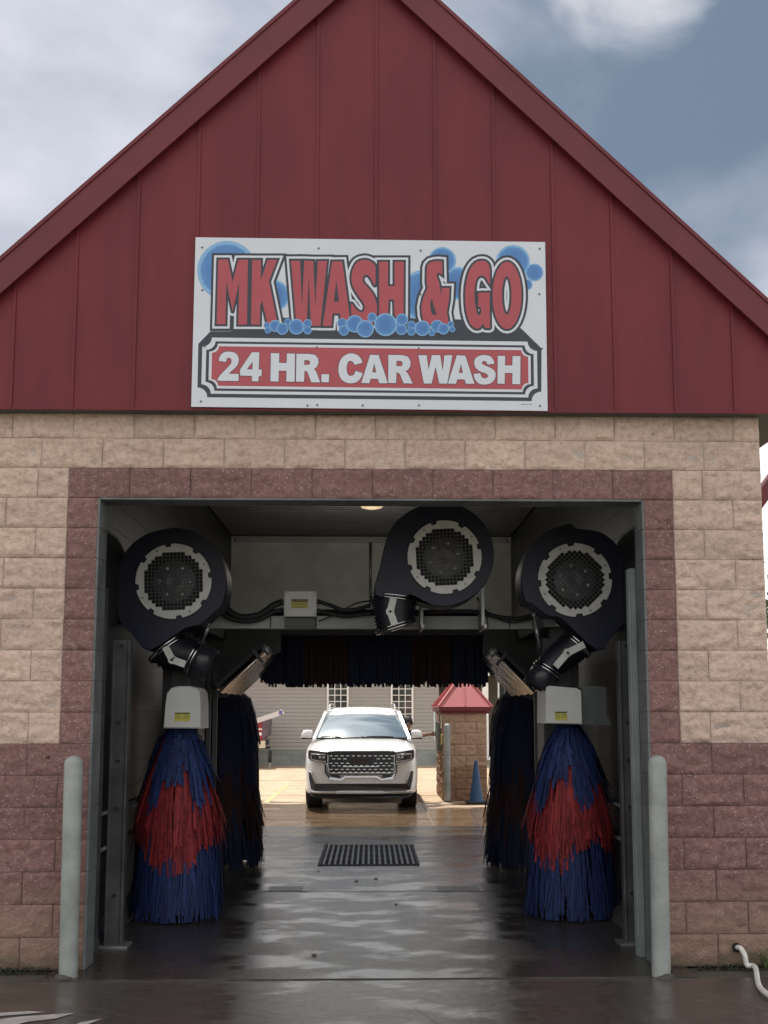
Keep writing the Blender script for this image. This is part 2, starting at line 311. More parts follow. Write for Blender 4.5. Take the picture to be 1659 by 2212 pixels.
# ------------------------------------------------------------------ ground and floors
M_lot = floor_mat('lot_concrete', (.36, .265, .18), (.46, .345, .24), 12.5, 13.1, (.10, .066, .04), bstr=.10, rmin=.03)
M_bay = floor_mat('bay_concrete', (.40, .30, .2), (.52, .39, .27), 40, 60, (.034, .029, .024), bstr=.32, rmin=.02)
M_apr = floor_mat('apron_concrete', (.25, .23, .2), (.35, .31, .27), 40, 60, (.050, .042, .035), bstr=.25, rmin=.10)
M_soil = mat('soil', (.06, .052, .038), .95, var=.4)
b = MB(); b.quad((-600, -200, -.05), (600, -200, -.05), (600, 1200, -.05), (-600, 1200, -.05)); struct(b.build('ground', mat('far_ground', (.16, .15, .10), .95, var=.4, vscale=.2)))
b = MB(); b.quad((-25, 8.76, .0), (25, 8.76, 0), (25, 40, 0), (-25, 40, 0)); struct(b.build('rear_parking_lot', M_lot))
b = MB(); b.rng(-2.02, 2.02, -.26, 8.75, -.04, .0); struct(b.build('wash_bay_floor', M_bay))
b = MB(); b.rng(-9, 9, -9, -.275, -.044, -.006); struct(b.build('front_apron', M_apr))
b = MB(); b.rng(-9, -2.02, -.27, 0.2, -.044, -.012); b.rng(2.02, 9, -.27, .2, -.044, -.012); struct(b.build('soil_strip', M_soil))
# streaks of light painted as pale sheets on the apron, yellow bay lines on the lot
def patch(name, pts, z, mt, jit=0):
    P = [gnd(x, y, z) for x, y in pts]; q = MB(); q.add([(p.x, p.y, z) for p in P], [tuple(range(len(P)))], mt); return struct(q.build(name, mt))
M_streak = mat('light_streak', (.36, .33, .30), .9, var=.25, vscale=12)
patch('light_streak', [(-30, 2206), (40, 2196), (100, 2192), (162, 2188), (120, 2200), (60, 2207), (0, 2222), (-30, 2226)], -.002, M_streak)
patch('light_streak', [(-20, 2189), (60, 2184), (98, 2186), (60, 2190), (-20, 2196)], -.002, M_streak)
patch('light_streak', [(140, 2222), (175, 2208), (222, 2200), (190, 2212), (160, 2224)], -.002, M_streak)
patch('light_streak', [(290, 2225), (320, 2214), (345, 2212), (330, 2222)], -.002, M_streak)
M_yline = mat('worn_yellow_paint', (.50, .345, .17), .8, var=.25, vscale=9)
patch('parking_line', [(568, 1734), (580, 1734), (627, 1694), (619, 1694)], .004, M_yline)
patch('parking_line', [(905, 1728), (960, 1736), (958, 1739), (903, 1731)], .004, mat('dark_joint', (.2, .14, .09), .9))
bj = MB()
for Y in (9.8, 14.5, 19.2): bj.rng(-24, 24, Y, Y+.012, .0005, .004)
for X in (-5.5, 0.9, 6): bj.rng(X, X+.012, 8.8, 39, .0005, .0035)
struct(bj.build('lot_joint', mat('dark_joint', (.2, .14, .09), .9)))

# ------------------------------------------------------------------ the wash bay building
WX = 2.64; OX = 1.829; OH = 15*BL; WT = 3.63; RL = 8.75
bld = thing('car_wash_building', 'block wash bay with maroon metal gable and maroon quoins round a wide drive-through opening', 'building', (0, 0, 0))
class Blocks:
    def __init__(s): s.v = []; s.f = []; s.t = []
    def block(s, x0, x1, z0, z1, y, amp, side=0, seed=0, cell=.0135):
        g = .0036; x0 += g; x1 -= g; z0 += g*.7; z1 -= g*.7
        nx = max(4, int((x1-x0)/cell)); nz = max(3, int((z1-z0)/cell)); k = len(s.v); tone = random.uniform(.76, .90); bul = random.uniform(.003, .010)
        ja = random.uniform(-.004, .004); jb = random.uniform(-.004, .004)
        for j in range(nz+1):
            for i in range(nx+1):
                u = i/nx; v = j/nz; x = x0+(x1-x0)*u; z = z0+(z1-z0)*v
                e = min(u*(x1-x0), (1-u)*(x1-x0), v*(z1-z0), (1-v)*(z1-z0)); q = min(1, e/.016)
                p = Vector((x*9+seed, z*16, seed*3.1))
                d = noise.fractal(p, 1.0, 2.0, 5)*amp*1.2+abs(noise.noise(p*.45))*amp*.8
                d = (d+bul+ja*(u-.5)*2+jb*(v-.5)*2)*(.25+.75*q)-(1-q)*.0015
                wob = .003*noise.noise(Vector((x*30, z*30, 5.)))
                s.v.append((x+(wob if e == 0 else 0), y-d, z+(wob*.7 if e == 0 else 0))); s.t.append(tone)
        w_ = nx+1
        for j in range(nz):
            for i in range(nx): a = k+j*w_+i; s.f.append((a, a+1, a+w_+1, a+w_))
        # returns to the mortar
        ring = [k+i for i in range(nx+1)]+[k+j*w_+nx for j in range(1, nz+1)]+[k+nz*w_+i for i in range(nx-1, -1, -1)]+[k+j*w_ for j in range(nz-1, 0, -1)]
        kk = len(s.v)
        for a in ring: s.v.append(s.v[a]); s.t.append(tone)
        kk2 = len(s.v)
        for a in ring: x, yy, z = s.v[a]; s.v.append((x, y+.03, z)); s.t.append(tone)
        m_ = len(ring)
        for i in range(m_): s.f.append((kk+i, kk2+i, kk2+(i+1) % m_, kk+(i+1) % m_))
    def build(s, name, mt, parent):
        me = bpy.data.meshes.new(name); me.from_pydata(s.v, [], s.f); me.materials.append(mt); me.polygons.foreach_set('use_smooth', [True]*len(s.f))
        a = me.attributes.new('tone', 'FLOAT', 'POINT'); a.data.foreach_set('value', s.t); me.update()
        o = bpy.data.objects.new(name, me); COL.objects.link(o); o.parent = parent; return o
BT = Blocks(); BR = Blocks(); sd_ = 0
def course(k, xs, red):
    global sd_
    for a, c in zip(xs[:-1], xs[1:]):
        sd_ += 1; z0 = k*BL; z1 = min((k+1)*BL, WT); (BR if red else BT).block(a, c, z0, z1, 0, .0085 if red else .0125, 0, sd_*1.7)
def stops(a, b_, phase):                       # joints of a running bond between a and b_
    xs = [a]; x = math.ceil((a-phase)/(2*BL)+.15)*2*BL+phase
    while x < b_-.04:
        if x-xs[-1] > .06: xs.append(x)
        x += 2*BL
    xs.append(b_); return xs
for k in range(18):
    for sg in (-1, 1):
        if k < 7:
            xs = [OX, OX+(2*BL if k % 2 == 0 else BL)]
            while xs[-1] < WX-.05: xs.append(min(xs[-1]+2*BL, WX))
            xs = [sg*x for x in xs]; course(k, sorted(xs), True)
        elif k < 15:
            course(k, sorted([sg*OX, sg*(OX+BL)]), True)
            xs = [OX+BL, OX+BL+(2*BL if k % 2 == 0 else BL)]
            while xs[-1] < WX-.05: xs.append(min(xs[-1]+2*BL, WX))
            course(k, sorted([sg*x for x in xs]), False)
        elif k == 15:
            course(k, sorted([sg*(OX+BL), sg*(OX+2*BL), sg*WX]), False)
    if k == 15: course(k, [-2.032+i*2*BL for i in range(11)], True)
    if k >= 16: course(k, stops(-WX, WX, .22 if k == 16 else .02), False)
BT.build('tan_blocks', M_tan, bld); BR.build('maroon_blocks', M_red, bld)
b = MB()     # mortar bed behind the block faces
for sg in (-1, 1):
    b.rng(sg*(OX+BL), sg*(WX-.004), .0035, .20, 7*BL, OH+BL)
b.rng(-WX+.004, WX-.004, .0035, .20, OH+BL, WT)
b.build('mortar', M_mort, bld)
b = MB()
for sg in (-1, 1):
    b.rng(sg*(OX+.003), sg*(WX-.004), .004, .2, 0, 7*BL); b.rng(sg*(OX+.003), sg*(OX+BL), .004, .2, 7*BL, OH)
b.rng(-OX-BL, OX+BL, .004, .2, OH+.003, OH+BL-.001)
b.build('mortar_maroon', M_mort2, bld)
# jamb and head faces, painted grey, as thin liners
b = MB()
for sg in (-1, 1):
    z = 0
    while z < OH-.01: b.rng(sg*(OX-.012), sg*(OX+.004), -.004, .215, z+.002, min(z+BL, OH)-.002); z += BL
for sg in (-1, 1): b.rng(sg*(OX-.008), sg*(OX+.003), .0, .212, 0, OH-.001)
b.rng(-OX+.012, OX-.012, .0, .215, OH-.012, OH+.002)
b.build('opening_liner', M_jamb, bld, bevel=.002)
# side walls, split block side faces as flat courses
M_side = mat('side_wall_block', (.34, .25, .185), .9, var=.25, vscale=8, bump=.8, bscale=40)
for sg in (-1, 1): b = MB(); b.rng(sg*2.21, sg*(WX-.006), .20, RL-.0, 0, WT); b.build('side_wall', M_side, bld)
def tile_mat():
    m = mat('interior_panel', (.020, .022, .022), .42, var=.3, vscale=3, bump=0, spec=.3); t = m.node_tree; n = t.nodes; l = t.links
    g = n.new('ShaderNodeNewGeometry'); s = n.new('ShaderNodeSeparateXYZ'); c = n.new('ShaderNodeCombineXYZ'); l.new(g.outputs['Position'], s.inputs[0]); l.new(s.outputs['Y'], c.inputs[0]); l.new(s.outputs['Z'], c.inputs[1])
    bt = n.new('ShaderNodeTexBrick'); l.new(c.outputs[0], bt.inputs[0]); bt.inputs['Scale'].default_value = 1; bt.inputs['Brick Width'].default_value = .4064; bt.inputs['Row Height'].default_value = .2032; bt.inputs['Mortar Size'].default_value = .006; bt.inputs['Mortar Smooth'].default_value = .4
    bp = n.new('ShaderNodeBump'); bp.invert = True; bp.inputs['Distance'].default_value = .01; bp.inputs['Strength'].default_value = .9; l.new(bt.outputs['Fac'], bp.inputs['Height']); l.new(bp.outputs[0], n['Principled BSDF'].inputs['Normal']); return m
M_int = tile_mat()
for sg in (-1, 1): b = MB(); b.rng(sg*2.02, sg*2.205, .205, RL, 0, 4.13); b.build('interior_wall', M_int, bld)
# rear wall with its opening
M_rear = mat('rear_wall_paint', (.80, .82, .76), .6, var=.15, vscale=2.5)
b = MB(); ZC = 4.13
for sg in (-1, 1): b.rng(sg*OX, sg*2.019, RL-.2, RL, 0, ZC)
b.rng(-OX, OX, RL-.2, RL, 2.92, ZC)
b.build('rear_wall', M_rear, bld)
b = MB()
for i in range(70):                             # corrugated ceiling, ribs across the bay
    y = .25+i*.12
    if y > RL-.25: break
    b.rng(-2.0, 2.0, y, y+.06, ZC, ZC+.03); b.rng(-2.0, 2.0, y+.06, y+.12, ZC+.022, ZC+.04)
b.build('ceiling', mat('ceiling_metal', (.12, .125, .13), .5, .2, var=.15), bld)
b = MB()
b.rng(-1.95, 1.95, RL-.26, RL-.21, ZC-.09, ZC-.03); b.build('wall_conduit', M_white, bld)
p = at(800, 1290, RL-.24); b = MB(); b.cyl((p.x, RL-.24, p.z), (p.x, RL-.24, ZC-.09), .022); b.cyl((p.x+.015, RL-.24, p.z), (p.x+.015, RL-.24, 2.95), .03); b.build('wall_pipe', M_steel, bld)

# gable
GY = -.115
apex = at(795.7, -134, GY-.05); eL = at(0, 572, GY-.05); slope = ((apex.z-eL.z)/(apex.x-eL.x))
aR = at(1659, 640, GY-.05); slopeR = (apex.z-aR.z)/(aR.x-apex.x); AX = apex.x; AZ = apex.z; SL = (slope+slopeR)/2
EX = 2.93
def rz(x): return AZ-SL*abs(x-AX)
wall_top = WT
b = MB()
pts = [(-EX, wall_top), (EX, wall_top), (EX, rz(EX)-.03), (AX, AZ-.03), (-EX, rz(-EX)-.03)]
b.prism(pts, lambda u, v, k: (u, GY+k, v), .10); b.build('gable_panel', M_gable, bld)
b = MB()
x = -7*.4035+.02
while x < EX:
    b.prism([(x-.009, wall_top+.004), (x+.009, wall_top+.004), (x+.009, rz(x)-.2), (x-.009, rz(x)-.2)], lambda u, v, k: (u, GY-.010+k, v), .014)
    x += .4035
b.build('panel_seams', M_gable, bld)
# rake trim: board running along the slope, proud of the panel
cs = math.cos(math.atan(SL))
for sg in (-1, 1):
    b = MB(); xe = sg*EX
    th = .165/cs
    poly = [(AX, AZ), (xe, rz(xe)), (xe, rz(xe)-th), (AX, AZ-th)]
    b.prism(poly, lambda u, v, k: (u, GY-.062+k, v), .062)
    poly = [(AX, AZ-th+.012/cs), (xe, rz(xe)-th+.012/cs), (xe, rz(xe)-th-.020/cs), (AX, AZ-th-.020/cs)]
    b.prism(poly, lambda u, v, k: (u, GY-.07+k, v), .02)
    poly = [(AX, AZ+.012), (xe, rz(xe)+.012), (xe, rz(xe)-.022), (AX, AZ-.022)]
    b.prism(poly, lambda u, v, k: (u, GY-.072+k, v), .03)
    b.build('rake_trim', M_trim, bld)
b = MB(); b.rng(-EX, EX, GY-.006, GY+.0, wall_top-.012, wall_top+.006); b.build('drip_edge', M_gable, bld)
b = MB(); b.rng(-EX+.002, EX-.002, GY+.005, -.022, wall_top-.012, wall_top-.001); 
for sg in (-1, 1): b.rng(sg*(WX-.0), sg*(EX-.004), -.02, RL, wall_top-.012, wall_top-.001)
b.build('soffit', mat('soffit', (.06, .065, .06), .6), bld)
b = MB()
for sg in (-1, 1):
    xe = sg*(EX+.01)
    b.prism([(AX, AZ+.01), (xe, rz(xe)+.005), (xe, rz(xe)-.05), (AX, AZ-.05)], lambda u, v, k: (u, GY-.05+k, v), RL+.2)
    b.rng(sg*EX, sg*(EX+.02), GY+.1, RL, wall_top-.01, rz(EX)-.03)
    for i in range(22):
        y = GY+.1+i*.4
        b.beam((AX, y, AZ+.02), (xe, y, rz(xe)+.015), .02, .04)
b.build('roof', M_gable, bld)
b = MB(); b.prism([(-EX, wall_top), (EX, wall_top), (EX, rz(EX)-.05), (AX, AZ-.05), (-EX, rz(-EX)-.05)], lambda u, v, k: (u, RL-.05+k, v), .05); b.build('rear_gable_panel', M_gable, bld)
# rust spot with its run on a maroon block, mineral blooms on the right
def blob(mb, c, rx, rz_, y, n=14, mt=None, sq=.35):
    mb.add([(c[0]+rx*math.cos(2*PI*i/n)*(1+random.uniform(-sq, sq)), y, c[1]+rz_*math.sin(2*PI*i/n)*(1+random.uniform(-sq, sq))) for i in range(n)], [tuple(range(n))], mt)
p = at(102, 1636, -.02); b = MB(); b.cyl((p.x, -.0, p.z), (p.x, -.026, p.z), .011, .008, 10); b.build('rusty_bolt', mat('rust', (.10, .03, .012), .9), bld)

# sign ------------------------------------------------------------------
SY = GY-.022
S = [at(413, 878.5, SY), at(1183, 887.5, SY), at(1177.5, 522.8, SY), at(422.5, 512.5, SY)]   # BL BR TR TL
sign = thing('shop_sign', 'large white sign reading MK WASH & GO, with blue bubbles, on the maroon gable', 'sign', ((S[0].x+S[1].x)/2, SY, (S[0].z+S[1].z)/2))
src = [(477.5, 1017.9), (1369.8, 1027), (1362.4, 605.5), (488.9, 592.9)]
def homog(a, b_):
    A = []; 
    for (x, y), (u, v) in zip(a, b_): A += [[x, y, 1, 0, 0, 0, -u*x, -u*y, u], [0, 0, 0, x, y, 1, -v*x, -v*y, v]]
    A = np.array(A, float); h = np.linalg.solve(A[:, :8], A[:, 8]); return np.append(h, 1).reshape(3, 3)
HM = homog(src, [(p.x, p.z) for p in S])
SW = (S[1].x-S[0].x); SHh = (S[3].z-S[0].z)
def sp(x, y, d):
    q = HM @ np.array([x, y, 1.]); return (q[0]/q[2], SY-d, q[1]/q[2])
M_swhite = mat('sign_white', (.58, .61, .655), .35, var=.03, vscale=2); M_sred = mat('sign_red', (.37, .058, .072), .4, var=.06, vscale=6)
M_snavy = mat('sign_navy', (.022, .028, .040), .4); M_screw = mat('screw', (.10, .10, .10), .4, .5)
zA = lambda P: [(480+x/3.456, 590+y/3.456) for x, y in P]
zB = lambda P: [(940+x/3.6065, 590+y/3.6065) for x, y in P]
zC = lambda P: [(470+x/3.687, 820+y/3.687) for x, y in P]
zD = lambda P: [(920+x/3.530, 820+y/3.530) for x, y in P]
z1 = lambda P: [(450+x/1.746, 570+y/1.746) for x, y in P]
def smooth(P, k=3):
    n = len(P); o = []
    for i in range(n):
        a, b_, c, d = [np.array(P[(i+j) % n]) for j in (-1, 0, 1, 2)]
        for q in range(k): t = q/k; o.append(tuple(.5*((2*b_)+(c-a)*t+(2*a-5*b_+4*c-d)*t*t+(3*b_-a-3*c+d)*t**3)))
    return o
def ell(cx, cy, rx, ry, n=36): return [(cx+rx*math.cos(2*PI*i/n), cy+ry*math.sin(2*PI*i/n)) for i in range(n)]
# each glyph: (outline, [counters])
top = [
 (zA([(228,205),(312,205),(352,402),(402,207),(485,207),(477,768),(400,768),(409,398),(352,655),(298,398),(290,765),(213,765)]), []),
 (zA([(522,208),(598,208),(597,385),(655,208),(738,208),(668,395),(745,772),(655,772),(608,560),(592,600),(588,768),(512,768)]), []),
 (zA([(858,215),(937,215),(953,620),(973,215),(1052,218),(1068,625),(1090,218),(1170,218),(1113,778),(1030,778),(1012,345),(993,778),(905,778)]), []),
 (zA([(1213,222),(1302,222),(1378,785),(1292,785),(1282,672),(1218,672),(1208,780),(1132,780)]), [zA([(1250,385),(1272,570),(1230,570)])]),
 (smooth(z1([(853,252),(855,205),(853,165),(832,146),(805,140),(775,150),(757,180),(750,215),(755,252),(775,290),(800,325),(808,345),(800,368),(780,364),(762,345),(750,330),(749,365),(752,395),(765,420),(800,433),(835,425),(856,395),(862,350),(850,300),(825,265),(803,240),(799,222),(810,206),(825,210),(840,232)])), []),
 (zB([(30,235),(112,235),(112,455),(170,455),(170,235),(254,235),(252,725),(170,725),(166,575),(118,575),(112,725),(33,725)]), []),
 (zB([(460,290),(468,262),(490,240),(520,231),(560,227),(597,230),(600,352),(580,337),(562,335),(549,350),(553,378),(572,425),(590,540),(594,470),(665,470),(660,580),(641,690),(662,800),(560,805),(440,790),(418,720),(412,640),(428,560),(468,470),(458,420)]), [smooth(zB([(505,570),(494,615),(497,668),(512,708),(542,715),(545,700),(522,625)]))]),
 (smooth(zB([(1029,440),(1029,400),(1028,330),(1022,270),(1000,238),(960,224),(900,240),(850,300),(818,400),(805,530),(815,680),(845,780),(880,825),(915,838),(945,825),(966,792),(985,830),(1007,831),(1030,831),(1029,780),(1027,600),(1025,515),(1000,514),(925,515),(925,560),(925,640),(948,645),(950,690),(935,715),(915,702),(900,640),(890,560),(892,470),(905,400),(930,368),(960,360),(990,380)]), 2), []),
 (zB(ell(1182,538,130,303)), [zB(ell(1180,538,42,172))]),
]
A2 = [(787,243),(862,247),(943,495),(868,495),(855,457),(792,455),(780,495),(708,493)]; A2c = [(823,318),(840,400),(805,398)]
bot = [
 (smooth(zC([(285,306),(300,258),(330,230),(378,222),(430,231),(462,262),(470,305),(455,350),(420,387),(380,425),(425,427),(468,430),(466,462),(465,493),(375,492),(275,490),(290,450),(330,405),(375,360),(398,330),(403,305),(395,285),(375,278),(358,288),(350,318),(318,312)]), 2), []),
 (zC([(590,228),(660,228),(655,388),(682,388),(680,448),(653,450),(652,497),(590,495),(592,447),(482,443),(482,388)]), [zC([(598,315),(596,387),(545,385)])]),
 (zC([(767,235),(845,237),(842,325),(912,327),(915,238),(990,240),(986,500),(908,498),(912,400),(840,397),(838,498),(762,497)]), []),
 (zC([(1003,242),(1120,242),(1175,252),(1203,285),(1207,325),(1190,363),(1165,383),(1185,405),(1222,505),(1140,505),(1105,412),(1090,400),(1078,400),(1073,500),(998,498)]), [zC([(1076,300),(1115,302),(1132,320),(1120,342),(1076,345)])]),
 (zC([(1235,430),(1305,430),(1302,505),(1232,503)]), []),
 (smooth(zC([(1610,325),(1575,333),(1540,342),(1525,318),(1500,306),(1480,318),(1468,350),(1466,385),(1475,425),(1495,445),(1520,441),(1540,425),(1548,400),(1580,410),(1612,421),(1600,460),(1570,495),(1530,512),(1480,512),(1430,490),(1400,445),(1390,385),(1400,320),(1430,270),(1475,243),(1520,238),(1570,255),(1600,290)]), 2), []),
 (zD([(x-764, y-4) for x, y in A2]), [zD([(x-764, y-4) for x, y in A2c])]),
 (zD([(183,240),(310,242),(358,258),(380,300),(376,345),(355,373),(335,383),(358,408),(398,493),(318,492),(285,408),(255,394),(252,490),(183,488)]), [zD([(255,293),(295,294),(312,315),(300,340),(255,340)])]),
 (zD([(447,243),(522,243),(538,370),(567,243),(640,243),(662,378),(678,243),(748,243),(703,493),(633,493),(600,345),(565,493),(497,493)]), []),
 (zD(A2), [zD(A2c)]),
 (smooth(zD([(1117,315),(1088,320),(1058,325),(1045,300),(1022,293),(1008,305),(1012,322),(1050,340),(1100,363),(1128,400),(1120,455),(1085,490),(1035,502),(985,495),(950,460),(935,410),(963,406),(992,402),(1005,435),(1030,447),(1056,440),(1060,422),(1045,404),(990,385),(950,350),(940,305),(955,265),(1000,243),(1050,243),(1095,262)]), 2), []),
 (zD([(1147,248),(1213,248),(1210,332),(1275,333),(1277,250),(1347,250),(1345,498),(1275,497),(1277,400),(1210,398),(1208,495),(1145,493)]), []),
]
def area(P): return sum(P[i][0]*P[(i+1) % len(P)][1]-P[(i+1) % len(P)][0]*P[i][1] for i in range(len(P)))/2
def field(glyphs, x0, y0, x1, y1, res, grow=0):
    """signed field, positive inside the union of the glyphs grown by `grow` pixels with mitred corners"""
    nx = int((x1-x0)*res)+1; ny = int((y1-y0)*res)+1
    X, Y = np.meshgrid(x0+np.arange(nx)/res, y0+np.arange(ny)/res); F_ = np.full(X.shape, -99., np.float32)
    for outl, holes in glyphs:
        xs = [p[0] for p in outl]; ys = [p[1] for p in outl]; mg = grow*2.2+4
        i0 = max(0, int((min(xs)-mg-x0)*res)); i1 = min(nx, int((max(xs)+mg-x0)*res)+1); j0 = max(0, int((min(ys)-mg-y0)*res)); j1 = min(ny, int((max(ys)+mg-y0)*res)+1)
        if i1 <= i0 or j1 <= j0: continue
        xx = X[j0:j1, i0:i1]; yy = Y[j0:j1, i0:i1]; D = np.full(xx.shape, 1e9); ins = np.zeros(xx.shape, bool)
        for P in [outl]+holes:
            n = len(P)
            for i in range(n):
                ax, ay = P[i]; bx, by = P[(i+1) % n]; dx = bx-ax; dy = by-ay; l2 = dx*dx+dy*dy
                if l2 < 1e-9: continue
                t = np.clip(((xx-ax)*dx+(yy-ay)*dy)/l2, 0, 1); D = np.minimum(D, (xx-ax-t*dx)**2+(yy-ay-t*dy)**2)
                c = (ay > yy) != (by > yy)
                if dy: ins ^= c & (xx < dx*(yy-ay)/dy+ax)
        f = np.where(ins, 1, -1)*np.sqrt(D)+grow
        if grow:
            for P in [outl]+holes:
                hole = P is not outl; sg = 1 if area(P) > 0 else -1
                if hole: sg = -sg
                n = len(P)
                for i in range(n):
                    a = np.array(P[i-1]); v = np.array(P[i]); c = np.array(P[(i+1) % n]); e1 = v-a; e2 = c-v; l1 = np.hypot(*e1); l2 = np.hypot(*e2)
                    if min(l1, l2) < 3: continue
                    e1 /= l1; e2 /= l2; n1 = sg*np.array([e1[1], -e1[0]]); n2 = sg*np.array([e2[1], -e2[0]])
                    cr2 = sg*(e1[0]*e2[1]-e1[1]*e2[0]); ct = n1@n2
                    if cr2 <= .25 or ct < -.72: continue
                    # kite between the two offset lines outside this convex corner
                    k1 = np.minimum(grow-((xx-v[0])*n1[0]+(yy-v[1])*n1[1]), grow-((xx-v[0])*n2[0]+(yy-v[1])*n2[1]))
                    k2 = np.minimum((xx-v[0])*e1[0]+(yy-v[1])*e1[1], -((xx-v[0])*e2[0]+(yy-v[1])*e2[1]))
                    f = np.maximum(f, np.minimum(k1, k2+.5))
        F_[j0:j1, i0:i1] = np.maximum(F_[j0:j1, i0:i1], f)
    return F_, x0, y0, res
def contours(fd):
    A, x0, y0, res = fd; A = A.copy(); A[0] = A[-1] = -9; A[:, 0] = A[:, -1] = -9; A[A == 0] = 1e-4; I = A > 0
    code = I[:-1, :-1]*1+I[:-1, 1:]*2+I[1:, 1:]*4+I[1:, :-1]*8; nxt = {}
    def pt(j, i, e):
        if e == 0: a, b_ = A[j, i], A[j, i+1]; return ('h', j, i), (i+a/(a-b_), j)
        if e == 1: a, b_ = A[j, i+1], A[j+1, i+1]; return ('v', j, i+1), (i+1, j+a/(a-b_))
        if e == 2: a, b_ = A[j+1, i], A[j+1, i+1]; return ('h', j+1, i), (i+a/(a-b_), j+1)
        a, b_ = A[j, i], A[j+1, i]; return ('v', j, i), (i, j+a/(a-b_))
    T = {1: [(3, 0)], 2: [(0, 1)], 3: [(3, 1)], 4: [(1, 2)], 5: [(3, 0), (1, 2)], 6: [(0, 2)], 7: [(3, 2)], 8: [(2, 3)], 9: [(2, 0)], 10: [(0, 1), (2, 3)], 11: [(2, 1)], 12: [(1, 3)], 13: [(1, 0)], 14: [(0, 3)]}
    pos = {}
    for j, i in zip(*np.nonzero((code > 0) & (code < 15))):
        for a, b_ in T[int(code[j, i])]:
            ka, pa = pt(j, i, a); kb, pb = pt(j, i, b_); pos[ka] = pa; pos[kb] = pb; nxt[ka] = kb
    loops = []
    while nxt:
        k, v = next(iter(nxt.items())); loop = []
        while k in nxt: loop.append(pos[k]); k = nxt.pop(k)
        if len(loop) > 8: loops.append(simp([(x0+x/res, y0+y/res) for x, y in loop], .10))
    return [l_ for l_ in loops if len(l_) > 3]
def simp(P, tol):
    P = np.array(P); n = len(P); far = int(np.argmax(((P-P[0])**2).sum(1))); keep = np.zeros(n, bool); keep[[0, far]] = True
    st = [(0, far), (far, n)]; Q = np.vstack([P, P[:1]])
    while st:
        a, b_ = st.pop()
        if b_-a < 2: continue
        d = Q[b_]-Q[a]; ln = np.hypot(*d)+1e-9; h = np.abs((Q[a+1:b_, 0]-Q[a, 0])*d[1]-(Q[a+1:b_, 1]-Q[a, 1])*d[0])/ln; i = int(np.argmax(h))
        if h[i] > tol: k = a+1+i; keep[k % n] = True; st += [(a, k), (k, b_)]
    return [tuple(p) for p in P[keep]]
def fill(loops, d, mt, MBx):
    cu = bpy.data.curves.new('t', 'CURVE'); cu.dimensions = '2D'; cu.fill_mode = 'FRONT'
    for l_ in loops:
        s_ = cu.splines.new('POLY'); s_.points.add(len(l_)-1)
        for i, (x, y) in enumerate(l_): s_.points[i].co = (x, y, 0, 1)
        s_.use_cyclic_u = True
    o = bpy.data.objects.new('t', cu); COL.objects.link(o); dg = bpy.context.evaluated_depsgraph_get(); dg.update()
    me = o.evaluated_get(dg).to_mesh(); MBx.add([sp(v.co.x, v.co.y, d) for v in me.vertices], [tuple(p.vertices) for p in me.polygons], mt)
    o.evaluated_get(dg).to_mesh_clear(); bpy.data.objects.remove(o); bpy.data.curves.remove(cu)
b = MB(); P = [sp(x, y, 0) for x, y in src]; P2 = [(x, SY+.010, z) for x, y, z in P]
b.add(P+P2, [(0, 1, 2, 3), (7, 6, 5, 4), (0, 4, 5, 1), (1, 5, 6, 2), (2, 6, 7, 3), (3, 7, 4, 0)]); b.build('panel', M_swhite, sign)
# bubbles: printed discs, colour by radius
def bubble_mat():
    m = bpy.data.materials.new('printed_bubble'); m.use_nodes = True; t = m.node_tree; n = t.nodes; l = t.links; bs = n['Principled BSDF']; bs.inputs['Roughness'].default_value = .4
    a = n.new('ShaderNodeAttribute'); a.attribute_name = 'rad'; g = n.new('ShaderNodeNewGeometry'); z = n.new('ShaderNodeTexNoise'); z.inputs['Scale'].default_value = 22; z.inputs['Detail'].default_value = 3; z.inputs['Distortion'].default_value = 1; l.new(g.outputs['Position'], z.inputs[0])
    q = n.new('ShaderNodeMath'); q.operation = 'MULTIPLY_ADD'; l.new(z.outputs[0], q.inputs[0]); q.inputs[1].default_value = .5; l.new(a.outputs['Fac'], q.inputs[2])
    r = n.new('ShaderNodeValToRGB'); l.new(q.outputs[0], r.inputs[0]); e = r.color_ramp.elements
    e[0].position = .3; e[0].color = (.055, .17, .42, 1); e[1].position = 1.16; e[1].color = (.20, .40, .62, 1); k = e.new(.85); k.color = (.09, .25, .52, 1)
    e[-1].position = 1.0
    l.new(r.outputs[0], bs.inputs['Base Color']); return m
M_bub = bubble_mat(); M_bub.name = 'printed_bubble'
def bubbles(name, lst, d0):
    V = []; Fc = []; RA = []
    for i, (cx, cy, r) in enumerate(lst):
        d = d0+i*.00012; k = len(V); n = 40; V.append(sp(cx, cy, d)); RA.append(.0)
        for q, rr in enumerate((.45, .8, .93, 1.0)):
            for j in range(n): a = 2*PI*j/n; V.append(sp(cx+r*rr*math.cos(a), cy+r*rr*math.sin(a), d)); RA.append((.12, .38, .85, 1.)[q])
        for j in range(n): Fc.append((k, k+1+j, k+1+(j+1) % n))
        for q in range(3):
            for j in range(n): a = k+1+q*n+j; c = k+1+q*n+(j+1) % n; Fc.append((a, a+n, c+n, c))
    me = bpy.data.meshes.new(name); off = Vector(sign.location); me.from_pydata([tuple(Vector(p)-off) for p in V], [], Fc); me.materials.append(M_bub)
    at2 = me.attributes.new('rad', 'FLOAT', 'POINT'); at2.data.foreach_set('value', RA); o = bpy.data.objects.new(name, me); COL.objects.link(o); o.parent = sign
cA = lambda x, y, r: (480+x/3.456, 590+y/3.456, r/3.456)
cB = lambda x, y, r: (940+x/3.6065, 590+y/3.6065, r/3.6065)
